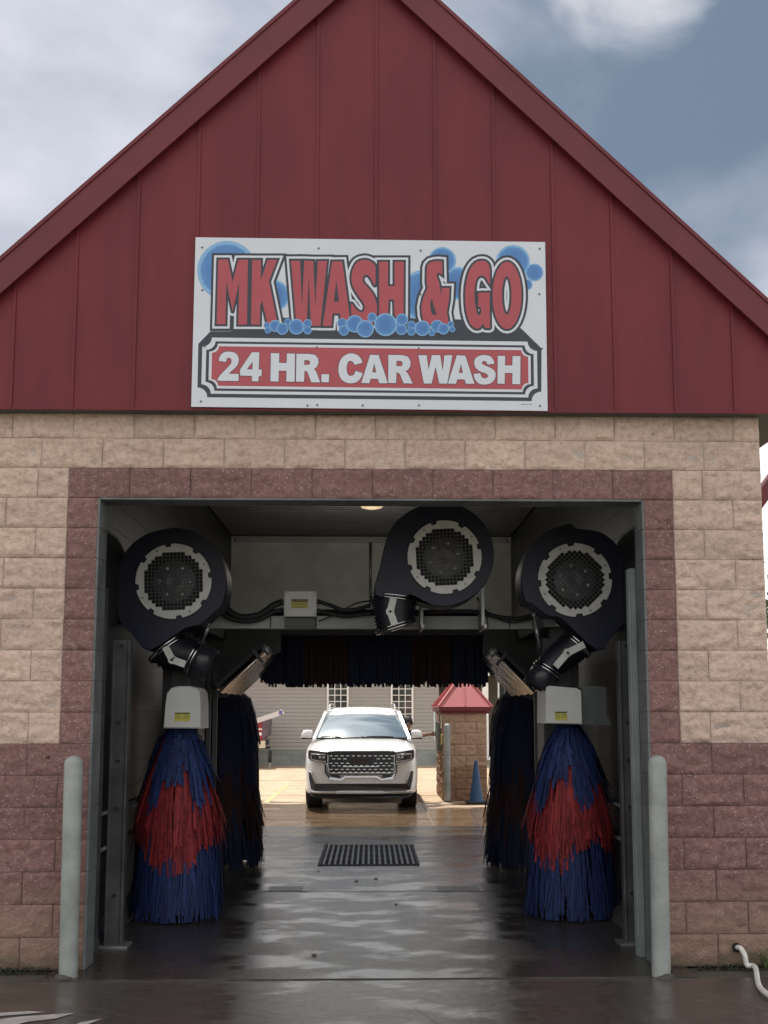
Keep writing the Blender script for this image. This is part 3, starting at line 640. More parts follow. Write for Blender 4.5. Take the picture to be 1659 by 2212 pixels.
for q_, bb_ in enumerate([cA(303, 300, 258), cA(705, 517, 140), cB(430, 540, 232), cB(740, 428, 148), cB(600, 225, 125), cB(1360, 440, 50), cB(1235, 235, 153), cB(1428, 330, 80)]): bubbles('background_bubble', [bb_], .0006+q_*.0001)
lt = MB(); st_ = .0007
band = [(526, 829), (640, 829), (640, 794), (1020, 796), (1158, 799), (1303, 821)]+zD([(1530, 178)])
# frame layers in rectified coordinates
x0s, x1s, z0s, z1s = S[0].x, S[1].x, S[0].z, S[3].z
def notch(l_, r_, bt_, tp, rad):
    HI = np.linalg.inv(HM); wL = lambda z: S[0].x+(S[3].x-S[0].x)*(z-S[0].z)/SHh; wR = lambda z: S[1].x+(S[2].x-S[1].x)*(z-S[0].z)/SHh
    def W(u, v):         # u from left edge (or negative from right), v from bottom
        z = v; zb = S[0].z+(S[1].z-S[0].z)*(.0 if u >= 0 else 1); x = (S[0].x+u) if u >= 0 else (S[1].x+u)
        fx = (x-S[0].x)/SW; zz = S[0].z+(S[1].z-S[0].z)*fx+v; x += (S[3].x-S[0].x)*(v/SHh)*(1-fx)+(S[2].x-S[1].x)*(v/SHh)*fx
        q = HI @ np.array([x, zz, 1.]); return (q[0]/q[2], q[1]/q[2])
    P = []; n = 7
    for (cu, cv, a0) in ((l_, bt_, 90), (-r_, bt_, 180), (-r_, tp, 270), (l_, tp, 0)):
        arc = []
        for i in range(n+1):
            a = R(a0-90*i/n)
            arc.append(W(cu+rad*math.cos(a), cv+rad*math.sin(a)))
        P += arc
    return P
fill([[(x, y) for x, y in band]+zD([(1533, 573)])+zC([(85, 560), (95, 148)])], .0014, M_snavy, lt) if False else None
n1_ = notch(.039, .041, .066, .487, .066)
# outer navy plate: band joined with the notched bottom corners
cut = n1_[:16]
plate = [(526, 829)]+band[1:]+[(1354, 871)]+list(reversed([p for p in cut]))+[(495.8, 860.1)]
fill([plate], .0014, M_snavy, lt)
fill([notch(.064, .066, .090, .476, .063)], .0021, M_swhite, lt); fill([notch(.091, .090, .110, .450, .060)], .0028, M_snavy, lt)
fill([notch(.111, .110, .126, .434, .056)], .0035, M_swhite, lt); fill([notch(.130, .127, .144, .416, .045)], .0042, M_sred, lt)
TB = (505, 605, 1330, 850)
fill(contours(field(top, *TB, 1.6, 16.5)), .0021, M_snavy, lt)
fill(contours(field(top, *TB, 1.6, 10.8)), .0028, M_swhite, lt)
fill(contours(field(top, *TB, 2.0, 5.2)), .0035, M_snavy, lt)
for g in top: fill([g[0]]+g[1], .0042, M_sred, lt)
for g in bot: fill([g[0]]+g[1], .0056, M_swhite, lt)
fill(contours(field(bot, 530, 860, 1320, 975, 2.2, 1.25)), .0049, M_snavy, lt)
for X0, X1 in ((1352, 1388), (1392, 1412), (1416, 1446)): fill([zD([(X0, 671), (X1, 671), (X1, 675), (X0, 675)])], .0012, M_snavy, lt)
lt.build('lettering', None, sign, fixn=False)
bubbles('foam_bubbles', [cA(*t) for t in ((650,775,28),(658,818,28),(722,780,52),(783,805,52),(827,742,28),(905,788,68),(1002,757,36),(1002,818,36),(1300,755,42),(1315,820,45),(1410,762,75),(1500,805,75),(1560,705,40))][:8], .0050)
bubbles('foam_bubbles', [cA(*t) for t in ((1300,755,42),(1315,820,45),(1410,762,75),(1500,805,75),(1560,705,40))]+[cB(*t) for t in ((90,803,103),(233,845,52),(238,757,55),(323,805,38),(323,865,38),(422,835,70),(553,817,57),(610,840,52),(507,880,28),(678,797,28),(690,845,28))], .0050)
for x, y in zA([(88, 98), (1097, 107), (90, 468), (1068, 462)])+zB([(405, 132), (1475, 117), (1473, 525), (405, 530)])+zC([(118, 682), (1105, 718), (1195, 712), (1615, 715), (1190, 180), (152, 173)])+zD([(453, 684), (1520, 687), (451, 180), (1535, 183)]):
    p = Vector(sp(x, y, .003)); q = MB(); q.cyl(p, p-Vector((0, .004, 0)), .0068, .005, 10); q.build('screw', M_screw, sign)

# ------------------------------------------------------------------ bollards
def bollard(loc, label, h=1.36, lean=0):
    t = thing('bollard', label, 'bollard', loc, 'rounded grey pipe bollards')
    r = .058; pr = [(0, h)]+[(r*math.sin(a), h-r*.9*(1-math.cos(a))) for a in (R(15), R(30), R(45), R(60), R(75), R(90))]+[(r, .0)]
    b = MB(); b.lathe([(q, z) for q, z in pr], (loc[0]+lean, loc[1], loc[2]), (-lean/1.3, 0, 1), 32); b.build('post', M_boll, t)
    b = MB(); b.lathe([(r+.012, .0), (r+.008, .012), (r, .03)], loc, (0, 0, 1), 24); b.build('base_collar', mat('grimy_concrete', (.07, .065, .055), .9, var=.4, vscale=30), t)
    return t
p = gnd(143, 2112, -.006); bollard((p.x, p.y, -.006), 'grey round-topped bollard standing before the left side of the wash entrance', lean=.012)
p = gnd(1433, 2110, -.006); bollard((p.x, p.y, -.006), 'grey round-topped bollard standing before the right side of the wash entrance', lean=-.012)

# ------------------------------------------------------------------ interior posts and rails
def ipost(px, Y, w_, d, z1, name, label, mt, cat='post', bolts=True, group=None):
    x = px; t = thing(name, label, cat, (x, Y, 0), group)
    b = MB(); b.rng(x-w_/2, x+w_/2, Y, Y+d, .0, z1); b.rng(x-w_/2-.006, x-w_/2+.012, Y-.012, Y, 0, z1); b.rng(x+w_/2-.012, x+w_/2+.006, Y-.012, Y, 0, z1); b.build('column', mt, t, bevel=.004)
    b = MB(); b.rng(x-w_/2-.05, x+w_/2+.05, Y-.05, Y+d+.03, 0, .012); b.build('foot_plate', M_steel, t)
    if bolts:
        for z in (.35, .95, 1.28, 1.55, 2.1):
            b = MB(); b.cyl((x, Y-.014, z), (x, Y+.0, z), .014, n=6); b.build('bolt', M_black, t)
    return t
M_post = mat('painted_steel_post', (.055, .057, .058), .5, .1, var=.45, vscale=5, bump=.08)
ipost(at(254, 1700, .7).x, .7, .115, .1, 2.14, 'wall_post', 'grey bolted steel post just inside the left jamb beside the blue brush', M_post, group='steel posts inside the entrance')
ipost(at(1359, 1700, .7).x, .7, .10, .1, 2.14, 'wall_post', 'dark bolted steel post just inside the right jamb beside the blue brush', M_post, group='steel posts inside the entrance')
b = MB(); x = 1.79; b.rng(x, x+.055, .33, .40, 0, 2.62); b.rng(x+.01, x+.045, .30, .33, 0, 2.62); tag(b.build('door_track', mat('pale_green_paint', (.19, .22, .207), .5, var=.2, vscale=4)), 'pale green vertical track on the inner right wall behind the jamb', 'track')
b = MB(); b.rng(1.62, 1.665, 2.6, 2.66, 0, 2.3); b.rng(1.70, 1.735, 2.6, 2.66, 0, 2.3); tag(b.build('guide_rail', M_steel), 'bright metal guide rail on the right wall behind the white brush cover', 'rail')
b = MB(); b.rng(-1.97, -1.93, .5, .54, 0, 2.5); b.rng(-1.90, -1.87, .5, .54, 0, 2.5); tag(b.build('guide_rail', M_post), 'dark pair of upright rails between the left jamb and the steel post', 'rail')
for sg, lab in ((-1, 'pair of thin steel pipes running low along the left inner wall'), (1, 'pair of thin steel pipes running low along the right inner wall')):
    b = MB()
    for z in (.62, .88): b.cyl((sg*1.985, .3, z), (sg*1.985, 7.9, z), .016, n=10)
    tag(b.build('wall_pipes', M_steel), lab, 'pipes')
# low concrete wheel guides
for sg, lab in ((-1, 'low dark concrete curb at the foot of the left inner wall'), (1, 'low dark concrete curb at the foot of the right inner wall')):
    b = MB(); b.prism([(sg*2.015, .0), (sg*2.015, .12), (sg*1.93, .10), (sg*1.88, .0)], lambda u, v, k: (u, .22+k, v), 8.2, None)
    struct(b.build('curb', mat('wet_curb', (.05, .045, .04), .35, var=.4, vscale=8, bump=.3), None, bevel=.01))

# ceiling lamp
p = at(803, 1091, 5.7); lx, ly = p.x, 5.7
t = thing('ceiling_lamp', 'round warm glass lamp lit on the dark corrugated ceiling', 'lamp', (lx, ly, 4.13))
b = MB(); b.lathe([(.17, 0), (.175, -.02), (.165, -.035), (0.0, -.035)], (lx, ly, 4.13), (0, 0, 1)); b.build('base', M_white, t)
b = MB(); b.lathe([(.155, -.035), (.15, -.065), (.12, -.095), (.06, -.11), (0, -.113)], (lx, ly, 4.13), (0, 0, 1)); b.build('glass_shade', mat('lamp_glass', (.45, .34, .22), .4, emit=((1, .75, .45), .22)), t)
ll = bpy.data.lights.new('lamp_light', 'POINT'); ll.energy = 9; ll.color = (1, .93, .82); ll.shadow_soft_size = .15; lo = bpy.data.objects.new('lamp_light', ll); COL.objects.link(lo); lo.location = (lx, ly, 3.5)

# ------------------------------------------------------------------ gantry
GB = 2.25; GQ = 3.55
gan = thing('wash_gantry', 'grey arched wash gantry spanning the bay with cables along its top beam', 'gantry', (0, GB, 0))
zb = at(800, 1358, GB).z; zt = at(800, 1331, GB).z; xl = at(440, 1345, GB).x; xr = at(1180, 1345, GB).x
b = MB()
b.rng(xl, xr, GB, GB+.12, zb, zt); b.rng(xl, xr, GB-.012, GB, zb, zb+.018); b.rng(xl, xr, GB-.012, GB, zt-.018, zt); b.rng(xl, xr, GB-.008, GB, (zb+zt)/2-.006, (zb+zt)/2+.006)
b.build('top_beam', mat('beam_paint', (.34, .345, .33), .5, var=.15, vscale=4), gan)
for px in (585, 683, 915, 1053, 1100, 1150):
    x = at(px, 1340, GB).x; q = MB(); q.rng(x-.004, x+.004, GB-.02, GB-.012, zb-.004, zt+.004); q.build('seam_strap', M_black, gan)
for px, y0_ in ((911, 1280), (1043, 1270)):
    x = at(px, 1340, GB-.3).x; q = MB(); q.rng(x-.012, x+.012, GB-.32, GB+.0, zb-.03, at(px, y0_, GB-.3).z); q.rng(x-.012, x+.012, GB-.5, GB-.32, zb-.03, zb-.0); q.build('blower_bracket', M_steel, gan)
# long roof rails of the machine
for sg in (-1, 1):
    q = MB(); q.rng(sg*1.42, sg*1.52, 1.75, 5.3, zb-.02, zb+.07); q.build('side_rail', M_gpan, gan)
    for Y in (1.95, 5.1):
        q = MB(); q.rng(sg*1.50, sg*1.66, Y, Y+.14, .08, zb); q.build('leg', M_post, gan)
    q = MB(); q.cyl((sg*1.58, 1.9, .08), (sg*1.58, 2.14, .08), .08); q.build('wheel', M_rub, gan)
    q = MB(); q.rng(sg*1.44, sg*1.74, 1.98, 2.35, at(300, 1500, 2).z-1.35, zb-.1); q.build('motor_housing', mat('charcoal_panel', (.022, .022, .024), .5, var=.2), gan)
# panels with the sloping lower edge on both sides of the arch
def panel(pts, Y, name, mt, th=.03):
    P = [at(x, y, Y) for x, y in pts]; q = MB(); q.prism([(a.x, a.z) for a in P], lambda u, v, k: (u, Y+k, v), th, None); return q.build(name, mt, gan)
panel([(415, 1352), (606, 1352), (606, 1408), (574, 1420), (500, 1492), (490, 1506), (415, 1514)], GQ, 'left_arch_panel'.replace('left_', ''), M_gpan)
panel([(1046, 1352), (1205, 1352), (1205, 1530), (1150, 1512), (1132, 1505), (1042, 1412)], GQ, 'arch_panel', M_gpan)
panel([(568, 1352), (1055, 1352), (1055, 1372), (568, 1372)], GQ+.05, 'brush_shroud', M_black)
for px in (478, 563, 1100, 1168):
    P = at(px, 1440, GQ-.02); q = MB(); q.rng(P.x-.006, P.x+.006, GQ-.012, GQ, at(px, 1500, GQ).z if px in (478, 1168) else at(px, 1425, GQ).z, at(px, 1365, GQ).z); q.build('panel_seam', M_gpan, gan)
for sg, nm in ((-1, [(449, 1500), (463, 1500)]), (1, [(1160, 1500), (1176, 1500)])):
    for px, _ in nm: x = at(px, 1600, 3.2).x; q = MB(); q.rng(x-.02, x+.02, 3.2, 3.24, .1, 2.0); q.build('upright', M_gpan, gan)
# polished steel chutes
def chute(a, c, Y0, Y1, wpx, label):
    A = at(*a, Y0); C = at(*c, Y1); t = thing('steel_chute', label, 'chute', tuple((A+C)/2), 'polished steel chutes under the arch')
    wd = wpx/scl(Y0); d = (C-A).normalized(); s_ = d.cross(Vector((0, 1, 0))).normalized()
    if s_.z > 0: s_ = -s_
    dp = Vector((0, 1.5, 0)); A = A-Vector((0, .85, 0)); C = C-Vector((0, .85, 0)); q = MB()
    for k in range(7):                              # fluted plate running back under the arch
        o0 = dp*(k/7); h = (.018 if k % 2 else 0)
        q.box((A+C)/2+o0+dp/14+s_*h, (.012, .5, 1), None) if False else q.add([A+o0+s_*h, C+o0+s_*h, C+o0+dp/7+s_*(.018-h), A+o0+dp/7+s_*(.018-h)], [(0, 1, 2, 3)])
        q.add([A+o0+s_*(h-.03), C+o0+s_*(h-.03), C+o0+dp/7+s_*(-h-.012), A+o0+dp/7+s_*(-h-.012)], [(0, 1, 2, 3)])
    q.build('channel', M_chrome, t, fixn=False)
    q = MB(); q.beam(A, C, .02, .02, (0, 1, 0)); q.build('front_edge', M_chrome, t)
    q = MB(); q.beam(A-s_*.05, C-s_*.05, .03, .06, (0, 1, 0)); q.build('side_flange', M_rub, t)
    q = MB(); q.beam(A+d*.09-s_*.07+Vector((0, -.03, 0)), A+d*.11+s_*.07+Vector((0, -.03, 0)), .03, .02, (0, 1, 0)); q.build('clamp', M_black, t)
    e = MB(); e.cyl(A-s_*.05+Vector((0, .02, 0)), A+s_*.05+Vector((0, .02, 0)), .03); e.build('pivot', M_steel, t)
chute((592, 1413), (500, 1498), GQ-.1, GQ-.35, 31, 'polished steel chute sloping down to the left below the arch')
chute((1046, 1418), (1128, 1500), GQ-.1, GQ-.35, 31, 'polished steel chute sloping down to the right below the arch')

# junction box on the beam
def P3(px, py, Y): return at(px, py, Y)
a = at(613, 1330, GB-.16); c = at(683, 1276, GB-.16)
t = thing('junction_box', 'white plastic junction box with a yellow caution label on the gantry beam', 'junction box', (a.x, GB-.1, a.z))
b = MB(); b.rng(a.x, c.x, GB-.10, GB-.02, a.z, c.z); b.build('box', M_white, t, bevel=.012)
b = MB(); b.rng(a.x-.004, c.x+.004, GB-.125, GB-.102, a.z-.004, c.z+.004); b.build('lid', M_white, t, bevel=.010)
for x, z in ((a.x+.014, a.z+.014), (c.x-.014, a.z+.014), (a.x+.014, c.z-.014), (c.x-.014, c.z-.014)):
    b = MB(); b.cyl((x, GB-.129, z), (x, GB-.12, z), .005, n=8); b.build('screw', M_black, t)
la = at(629, 1313.5, GB-.13); lc = at(665, 1294, GB-.13)
b = MB(); b.rng(la.x, lc.x, GB-.1275, GB-.1255, la.z, lc.z, M_yel)
b.rng(la.x+.001, lc.x-.001, GB-.1285, GB-.127, lc.z-.026, lc.z-.002, M_black)
def text_mesh(mb, s, c, h, wdt, y, mt, ry=None):
    cu = bpy.data.curves.new('t', 'FONT'); cu.body = s; cu.size = 1; o = bpy.data.objects.new('t', cu); COL.objects.link(o); dg = bpy.context.evaluated_depsgraph_get(); dg.update()
    me = o.evaluated_get(dg).to_mesh(); V = [v.co.copy() for v in me.vertices]; Fc = [tuple(p.vertices) for p in me.polygons]
    o.evaluated_get(dg).to_mesh_clear(); bpy.data.objects.remove(o); bpy.data.curves.remove(cu)
    x0 = min(v.x for v in V); x1 = max(v.x for v in V); z0 = min(v.y for v in V); z1 = max(v.y for v in V)
    mb.add([(c[0]+((v.x-x0)/(x1-x0)-.5)*wdt, y, c[1]+((v.y-z0)/(z1-z0)-.5)*h) for v in V], Fc, mt)
text_mesh(b, 'CAUTION', ((la.x+lc.x)/2+.012, lc.z-.014), .015, .10, GB-.1292, M_yel)
b.add([(la.x+.008, GB-.1292, lc.z-.022), (la.x+.024, GB-.1292, lc.z-.022), (la.x+.016, GB-.1292, lc.z-.007)], [(0, 1, 2)], M_yel)
for i in range(4):
    z = lc.z-.036-i*.012; x = la.x+.008; random.seed(i)
    while x < lc.x-.02: w_ = random.uniform(.008, .02); b.rng(x, min(x+w_, lc.x-.008), GB-.1282, GB-.1272, z-.002, z+.002, M_black); x += w_+.005
b.build('caution_label', None, t)
for px, py in ((609, 1300), (609, 1318), (688, 1300), (688, 1320)):
    q = at(px, py, GB-.07); b = MB(); b.cyl((q.x-.012, q.y, q.z), (q.x+.012, q.y, q.z), .022, n=14); b.build('cable_gland', M_post, t)
a2 = at(616, 1357, GB-.03); c2 = at(681, 1332, GB-.03); b = MB(); b.rng(a2.x, c2.x, GB-.035, GB-.025, a2.z, c.z-.02); b.build('mounting_plate', M_gpan, t)
# cables
def cable(pts, r, label, Y=GB-.08, cat='cable', mt=None):
    t_ = MB(); t_.tube(spl([at(x, y, Y+(q[0] if q else 0)) for x, y, *q in pts], 6), r, 8); o = t_.build('black_hose', mt or M_rub); return tag(o, label, cat, 'black hoses along the gantry beam')
cable([(468, 1296), (492, 1318), (520, 1333), (560, 1328), (590, 1308), (610, 1300)], .030, 'thicker sagging black hose between the left dryer and the junction box')
cable([(466, 1308), (490, 1332), (530, 1342), (565, 1336), (590, 1322), (610, 1318)], .022, 'thinner lower black hose between the left dryer and the junction box')
cable([(690, 1300), (715, 1308), (742, 1318), (770, 1316), (800, 1308)], .019, 'upper black hose from junction box to the middle dryer')
cable([(690, 1320), (715, 1326), (745, 1331), (780, 1328), (802, 1325)], .016, 'lower black hose from junction box to the middle dryer')
cable([(688, 1342), (730, 1325), (770, 1303), (810, 1297)], .007, 'thin black wire rising from the beam to the middle dryer')
cable([(915, 1324), (960, 1321), (1030, 1322), (1080, 1333), (1120, 1336), (1152, 1328)], .019, 'black hose along the beam between the middle and right dryers')
cable([(1030, 1290), (1045, 1315), (1080, 1338), (1110, 1345), (1150, 1336)], .007, 'thin black wire looping down beside the right dryer')

# ------------------------------------------------------------------ dryers (blowers)
def blower(name, lab, c, Rpx, ringpx, axpx, scroll, fl1, fl2, noz, brk, rot, diag, Y=1.5, gseed=0):
    C = at(*c, Y); s = scl(Y); t = thing('dryer_blower', lab, 'dryer', tuple(C), 'round dryer blowers on the gantry'); D = .34
    def W(px, py, k=0): q = at(px, py, Y); return (q.x, q.y+k, q.z)
    # scroll body: outline in photo pixels
    P = smooth([(c[0]+dx, c[1]+dy) for dx, dy in scroll], 3)
    q = MB(); n = len(P); inn = [(c[0]+(x-c[0])*.985, c[1]+(y-c[1])*.985) for x, y in P]
    vs = [W(x, y, .0) for x, y in inn]+[W(x, y, .03) for x, y in P]+[Vector(W(x, y, 0))+Vector((0, D, 0)) for x, y in P]
    q.add(vs, [tuple(range(n))]+[(i, (i+1) % n, n+(i+1) % n, n+i) for i in range(n)]+[(n+i, n+(i+1) % n, 2*n+(i+1) % n, 2*n+i) for i in range(n)]+[tuple(range(3*n-1, 2*n-1, -1))])
    q.build('housing', M_navyp, t)
    # inlet mouth and dark well
    rc = at(*ringpx[:2], Y); rr = ringpx[2]/s
    q = MB(); q.lathe([(rr*.80, -.022), (rr*.80, -.002)], (rc.x, Y, rc.z), (0, 1, 0), 36); q.lathe([(rr*.80, -.003), (0, -.003)], (rc.x, Y, rc.z), (0, 1, 0), 36); q.build('inlet_well', M_dark, t)
    # notched ring plate, 8 tabs, stepped inner edge following the square mesh
    q = MB(); m_ = 240; ro = []; ri = []
    g_ = rr*1.64/17
    for i in range(m_):
        a = 2*PI*i/m_; ph = ((a-rot)/(2*PI)*8) % 1; r = rr*(1.0 if .17 < ph < .95 else .92); ro.append((r*math.cos(a), r*math.sin(a)))
        r2 = rr*.83; aa = a-diag; u = r2*math.cos(aa); v = r2*math.sin(aa); sn = lambda e: math.copysign((math.floor(abs(e)/g_+.35)+.0)*g_, e)
        # snap the smaller-slope coordinate to the grid for the stepped look
        if abs(u) > abs(v): u = math.copysign(g_*(math.floor(abs(u)/g_)), u)
        else: v = math.copysign(g_*(math.floor(abs(v)/g_)), v)
        ri.append((u*math.cos(diag)-v*math.sin(diag), u*math.sin(diag)+v*math.cos(diag)))
    vs = []
    for dy in (-.026, -.021): vs += [(rc.x+u, Y+dy, rc.z+v) for u, v in ro]+[(rc.x+u, Y+dy, rc.z+v) for u, v in ri]
    fs = [(i, (i+1) % m_, m_+(i+1) % m_, m_+i) for i in range(m_)]+[(i, (i+1) % m_, 2*m_+(i+1) % m_, 2*m_+i) for i in range(m_)]+[(m_+i, m_+(i+1) % m_, 3*m_+(i+1) % m_, 3*m_+i) for i in range(m_)]
    q.add(vs, fs); q.build('ring_plate', M_plate, t, fixn=True)
    for i in (0, 2, 4, 6):
        a = rot+2*PI*(i+.5)/8; x = rc.x+rr*.92*math.cos(a); z = rc.z+rr*.92*math.sin(a); e = MB(); e.cyl((x, Y-.034, z), (x, Y-.024, z), .010, n=6); e.build('bolt', M_steel, t)
    # wire mesh
    q = MB(); k = -9
    while k <= 9:
        o_ = k*g_; h = math.sqrt(max(0, (rr*.85)**2-o_*o_))
        if h > .02:
            for d90 in (0, PI/2):
                ca, sa = math.cos(diag+d90), math.sin(diag+d90)
                A = (rc.x+o_*ca+h*sa, Y-.023, rc.z+o_*sa-h*ca); B = (rc.x+o_*ca-h*sa, Y-.023, rc.z+o_*sa+h*ca); q.beam(A, B, .0065, .003, (0, 1, 0))
        k += 1
    q.build('wire_guard', mat('guard_wire', (.10, .10, .10), .5, .3), t)
    # motor and fan hub seen through the guard
    hc = Vector((rc.x, Y, rc.z)); q = MB()
    q.lathe([(rr*.56, -.0045), (rr*.50, -.012), (rr*.30, -.014), (rr*.27, -.018), (rr*.12, -.019), (rr*.11, -.0165), (0.0, -.0165)], hc, (0, 1, 0), 36)
    q.build('fan_hub', mat('hub_metal', (.085, .085, .09), .45, .2, var=.4, vscale=25), t)
    for i in range(6):
        a = 2*PI*i/6+gseed; e = MB(); x = hc.x+rr*.40*math.cos(a); z = hc.z+rr*.40*math.sin(a); e.lathe([(0, -.0185), (rr*.055, -.0175), (rr*.07, -.012)], (x, Y, z), (0, 1, 0), 12); e.build('hub_bolt', M_steel, t)
    # outlet: two flanges with ribbed hose between, then the round nozzle
    ym = Y+D/2
    def fl(a_, b_, name):
        A = at(*a_, Y+.04); B = at(*b_, Y+.04); cc = (A+B)/2; cc.y = ym; ax = (B-A).normalized().cross(Vector((0, 1, 0))).normalized(); r = (B-A).length/2
        e = MB(); e.ring(cc-ax*.012, ax, r, r*.8, .010); e.ring(cc+ax*.012, ax, r, r*.8, .010); e.build(name, M_chrome, t); return cc, ax, r
    c1, a1, r1 = fl(*fl1, 'clamp_ring'); c2_, a2_, r2 = fl(*fl2, 'clamp_ring')
    if (c2_-c1).dot(a1) < 0: a1 = -a1
    if (c2_-c1).dot(a2_) < 0: a2_ = -a2_
    L_ = (c2_-c1).length; path = []
    for i in range(25):
        u = i/24; h0 = 2*u**3-3*u**2+1; h1 = u**3-2*u**2+u; h2 = -2*u**3+3*u**2; h3 = u**3-u**2
        path.append(c1*h0+a1*L_*h1+c2_*h2+a2_*L_*h3)
    q = MB(); q.tube(path, [(r1*(1-i/24)+r2*i/24)*(.93 if i % 2 else .82) for i in range(25)], 28); q.build('ribbed_hose', M_black, t)
    if noz:
        e = MB(); ln = noz/s; e.lathe([(r2*.80, 0), (r2*.92, .01), (r2*.97, .05), (r2*.97, ln), (r2*.90, ln), (r2*.88, .05)], c2_, a2_, 32); e.build('nozzle', mat('nozzle_plastic', (.022, .024, .030), .3, var=.2), t)
    q = MB(); pts = [at(x, y, Y-.03) for x, y in brk]
    for A, B in zip(pts[:-1], pts[1:]): q.beam(A, B, .055, .006, (0, 1, 0))
    q.cyl(pts[1]+Vector((0, -.002, 0)), pts[1]+Vector((0, .02, 0)), .034, n=16); q.build('bracket_plate', M_plate, t)
    e = MB(); e.cyl(pts[1]+Vector((0, -.014, 0)), pts[1]+Vector((0, -.004, 0)), .011, n=6); e.build('bolt', M_black, t)
    return t
def arc(r, a0, a1, n, rx=1): return [(r*math.cos(R(a0+(a1-a0)*i/n)), -r*math.sin(R(a0+(a1-a0)*i/n))) for i in range(n+1)]
blower('m', 'middle dryer blower, highest of three, its hose hanging at its lower left', (955, 1197), 113, (960, 1204, 80), None,
       arc(113, -130, 90, 22)+[(-40, -108), (-80, -88), (-108, -60), (-124, -20), (-135, 30), (-146, 88), (-95, 96), (-45, 100)], [(800, 1283), (908, 1296)], [(812, 1366), (904, 1337)], 0,
       [(850, 1292), (843, 1321), (853, 1350)], .25, R(3), gseed=.3)
blower('r', 'right dryer blower with its nozzle pointing down and left', (1245, 1250), 118, (1241, 1253, 80), None,
       [(0, -110), (50, -103), (85, -78), (110, -40), (118, 0), (116, 50), (108, 92), (80, 122), (46, 156), (-30, 88), (-62, 80), (-95, 55)]+[(x*1.0, y) for x, y in arc(120, 205, 95, 12)], [(1221, 1362), (1280, 1418)], [(1160, 1427), (1217, 1464)], 46,
       [(1262, 1392), (1226, 1410), (1200, 1440)], .05, R(45), gseed=.7)
blower('l', 'left dryer blower with its nozzle pointing down and right', (370, 1258), 122, (376, 1256, 81), None,
       [(0, -119), (-50, -108), (-88, -82), (-112, -44), (-120, 0), (-118, 50), (-112, 84), (-88, 110), (-48, 148), (26, 102), (62, 92), (92, 66)]+[(x, y) for x, y in arc(120, -25, 85, 12)], [(316, 1429), (402, 1365)], [(395, 1452), (432, 1384)], 42,
       [(357, 1397), (372, 1425), (400, 1435)], .12, R(2), gseed=0)
# small steel turnbuckle rods
for a_, c_, lab in (((459, 1330), (436, 1390), 'slender steel tie rod beside the left dryer nozzle'), ((1153, 1325), (1166, 1400), 'slender steel tie rod beside the right dryer nozzle')):
    A = at(*a_, 1.75); C = at(*c_, 1.75); b = MB(); b.cyl(A, C, .009, n=8); m1 = A.lerp(C, .35); m2 = A.lerp(C, .7); b.cyl(m1, m2, .018, n=8); b.cyl(A, A.lerp(C, .1), .018, n=8)
    tag(b.build('tie_rod', M_steel), lab, 'tie rod', 'steel tie rods by the dryer nozzles')

